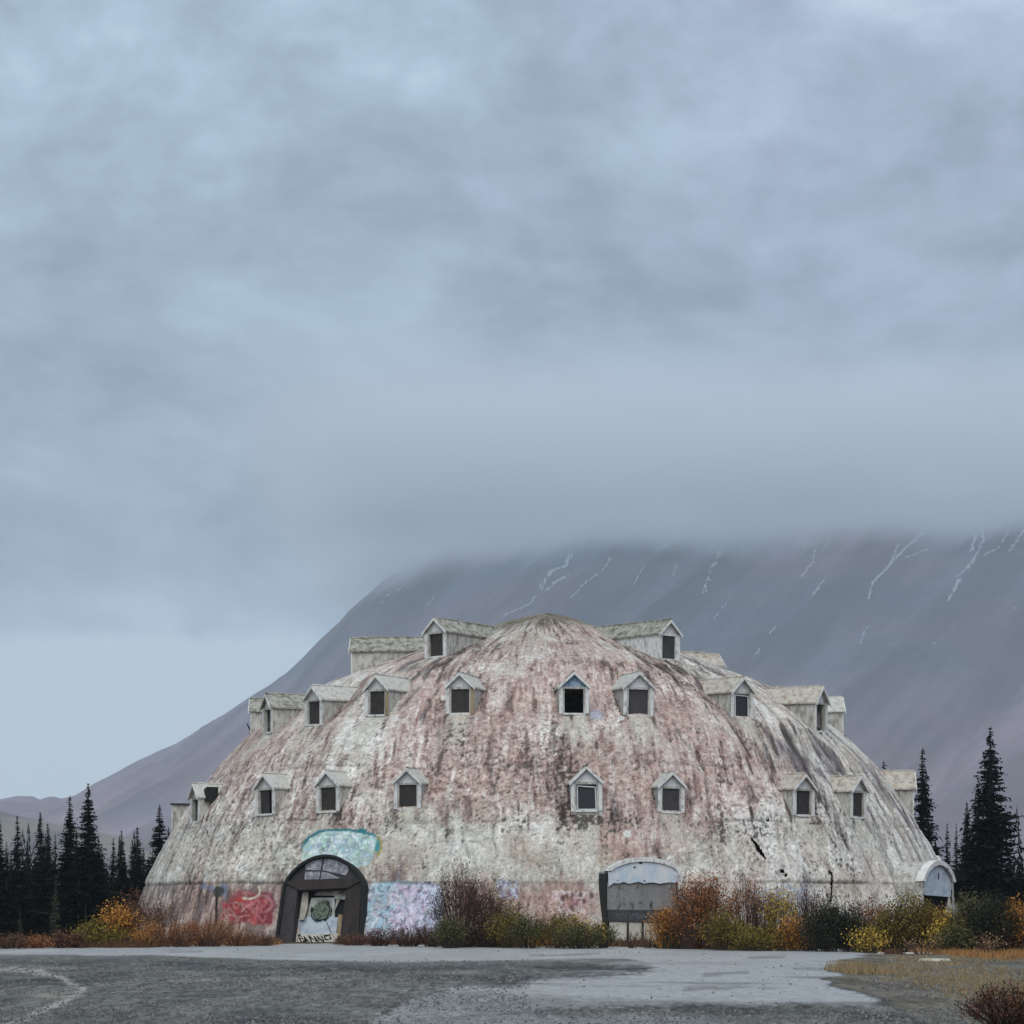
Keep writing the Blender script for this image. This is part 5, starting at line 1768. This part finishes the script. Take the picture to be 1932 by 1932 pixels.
# near bush at the lower right
shrub(1915, 1940, 84, 170, 'leaf_brown', 'near dark red bush at the bottom right corner', n_stem=70, n_leaf=2600, size=0.03, stem='twig_dark', group=None, upright=.7)
# low scrub under the left trees
for i, (px, w, leaf) in enumerate(((-20, 60, 'leaf_brown'), (25, 60, 'leaf_brown'), (70, 44, 'leaf_rust'), (112, 40, 'leaf_brown'), (140, 30, 'leaf_brown'))):
    A(px, 1790.5 - px * 0.013, 26 if i != 2 else 22, w, leaf, ('dull brown scrub at the left picture edge', 'dull brown scrub second from the left picture edge', 'rusty scrub below the thin spruces at far left',
      'brown scrub between the rusty scrub and the yellow-green shrub', 'smallest brown scrub beside the yellow-green shrub')[i], n_leaf=800, n_stem=30, size=0.06, stem='twig_dark')


def grass(name, label, spots, mat, n, hgt, wid=0.014, lean=0.35, cat='grass'):
    """spots: (x0, x1, y0, y1) rectangles of ground"""
    r = random.Random(len(label))
    v, f = [], []
    tot = sum((b - a) * (d - c) for a, b, c, d in spots)
    for (a, b, c, d) in spots:
        m = int(n * (b - a) * (d - c) / tot)
        k = 0
        while k < m:
            tx, ty = r.uniform(a, b), r.uniform(c, d)      # tuft
            th = hgt * r.uniform(0.5, 1.2)
            for _ in range(r.randint(6, 16)):
                x, y = tx + r.gauss(0, 0.10), ty + r.gauss(0, 0.12)
                h = th * r.uniform(0.5, 1.1)
                lx, ly = r.gauss(0, lean) * h, r.gauss(0, lean) * h
                q = r.uniform(0, 3.14)
                w = wid * r.uniform(0.6, 1.4)
                n_ = len(v)
                v += [(x - math.cos(q) * w, y - math.sin(q) * w, -0.02), (x + math.cos(q) * w, y + math.sin(q) * w, -0.02), (x + lx, y + ly, h)]
                f.append((n_, n_ + 1, n_ + 2))
                k += 1
    me = bpy.data.meshes.new(name)
    me.from_pydata(v, [], f)
    me.materials.append(M[mat])
    return tag(link(name, me), label, cat, kind='stuff')


def gx(px, Y):
    return (px - 966) * Y / 4950


grass('dry_grass', 'strip of orange-brown dry grass in front of the bushes on the right', [(gx(1745, 88), gx(2100, 88), 76, 88.5), (gx(1690, 91), gx(1760, 91), 84, 91)], 'grass_gold', 9000, 0.22)
grass('lot_grass', 'thin tan grass growing through the gravel on the right', [(gx(1590, 68), gx(1640, 68), 58, 66), (gx(1800, 50), gx(2000, 50), 40, 60), (gx(1680, 60), gx(1990, 60), 48, 72), (gx(1760, 46), gx(1900, 46), 36, 46), (gx(1700, 52), gx(1990, 52), 44, 56), (gx(1650, 80), gx(1990, 80), 72, 80)], 'grass_tan', 12000, 0.11, 0.010)
grass('tussock_grass', 'golden tuft of dry grass at the corner of the wet patch', [(gx(1575, 64), gx(1625, 64), 60, 65)], 'grass_tan', 2600, 0.26, 0.010)
grass('green_tuft', 'small green grass tuft at the far right edge of the lot', [(gx(1622, 90), gx(1640, 90), 89, 90.2)], 'grass_green', 700, 0.25)
grass('dark_tuft', 'small dark brown tuft right of the green tuft', [(gx(1668, 86), gx(1690, 86), 85, 86)], 'grass_brown', 500, 0.2)
grass('verge_grass', 'brown dead grass between the shrubs and the lot', [(gx(-100, 97), gx(300, 99), 97.5, 102), (gx(300, 104), gx(520, 107), 103, 108), (gx(640, 107), gx(840, 104), 104.5, 108), (gx(840, 102), gx(1240, 99), 99.5, 104), (gx(1240, 98), gx(1760, 92), 94.5, 99)], 'grass_brown', 30000, 0.34)
grass('undergrowth', 'dark undergrowth filling the gaps between the bushes', [(gx(840, 102), gx(1145, 100), 101, 104), (gx(1245, 98), gx(1770, 92), 94.5, 98), (gx(1770, 89), gx(2000, 89), 88.5, 93)], 'leaf_green', 26000, 0.75, 0.03, 0.3, 'undergrowth')
grass('golden_undergrowth', 'golden undergrowth between the rust-coloured bushes', [(gx(960, 101), gx(1140, 100), 100, 102.5), (gx(1245, 98), gx(1520, 95), 94.5, 98)], 'leaf_orange', 14000, 0.6, 0.016, 0.3, 'undergrowth')
grass('orange_verge_grass', 'orange dead grass under the left wall', [(gx(240, 101), gx(520, 106), 103, 107)], 'grass_gold', 5000, 0.30)


# ------------------------------------------------------------------ small things
def stones():
    r = random.Random(5)
    v, f = [], []
    for i in range(30000):
        Y = 1 / r.uniform(1 / 95, 1 / 30)
        X = r.uniform(-0.2, 0.2) * Y
        s = r.choice((0.016, 0.02, 0.024, 0.03, 0.04)) * r.uniform(0.7, 1.2)
        if Y < 50:
            s *= 0.8
        px, py = X / Y * 4950 + 966, HOR + 4950 * CAM_H / Y
        if (1000 < px < 1640 and 1795 < py < 1905 or py < 1812) and r.random() < 0.95:
            continue
        n = len(v)
        a = r.uniform(0, 1.5)
        for k in range(5):
            t = a + k * 1.2566
            v.append((X + math.cos(t) * s * r.uniform(.8, 1.2), Y + math.sin(t) * s * r.uniform(.8, 1.2), -0.004))
        v.append((X, Y, s * r.uniform(0.6, 1.2)))
        f += [(n + k, n + (k + 1) % 5, n + 5) for k in range(5)]
    me = bpy.data.meshes.new('gravel')
    me.from_pydata(v, [], f)
    me.materials.append(M['pebble'])
    tag(link('gravel', me), 'loose gravel stones lying over the parking lot', 'gravel', kind='stuff')


stones()


def bits():
    b = MB()
    x, y = gnd(1590, 1793)
    b.box(-0.17, 0.17, -0.14, 0.14, -0.05, 0.9, 0.03)
    b.box(-0.16, 0.14, -0.13, 0.13, 0.9, 1.50, 0.05)
    tag(b.build('wooden_post', M['brown_porch'], None, (x, y + 2.6, 0), 0.2), 'square blackened post standing between the two dark green bushes', 'post')
    b = MB()
    b.poly([(-0.26, 0), (0.26, 0), (0.30, 0.9), (0.02, 1.95), (-0.10, 1.4), (-0.22, 0.8)], -0.03, 0.04)
    x, y = gnd(1811, 1790)
    tag(b.build('broken_board', M['stone'], None, (x, y + 2.5, 0), 0.1), 'pale pointed broken board standing in the bushes by the right porch', 'board')
    r = random.Random(3)
    for (px, py, w, dpt, h, lab) in ((1764, 1812, 0.50, 0.4, 0.05, 'flat pale stone slab lying on the gravel in front of the dry grass'),
                                     (1712, 1799, 1.0, 0.35, 0.035, 'long pale concrete kerb piece at the far right edge of the lot')):
        x, y = gnd(px, py)
        b = MB()
        ring = [(math.cos(a) * w * r.uniform(.8, 1.1), math.sin(a) * dpt * r.uniform(.8, 1.1)) for a in np.linspace(0, 5.7, 9)]
        n = len(b.v)
        b.v += [(p[0], p[1], -0.03) for p in ring] + [(p[0] * .93, p[1] * .93, h) for p in ring]
        b.f += [tuple(range(9, 18))] + [(k, (k + 1) % 9, 9 + (k + 1) % 9, 9 + k) for k in range(9)]
        tag(b.build('stone_slab', M['cream'], None, (x, y, 0)), lab, 'slab')
    # bent metal strip hanging off the leftmost middle dormer
    b = MB()
    q = np.array(at(477, 1388, 131)) - np.array((DX, DY, 0))
    b.bar(q, q + np.array((-0.12, 0, 0.28)), 0.06, 0.05)
    b.bar(q + np.array((-0.12, 0, 0.28)), q + np.array((-0.30, 0, 0.60)), 0.05, 0.02)
    b.bar(q + np.array((-0.02, 0, 0.1)), q + np.array((-0.20, 0, 0.12)), 0.03, 0.02)
    b.build('bent_strip', M['black_spray_shade'], dome)


bits()
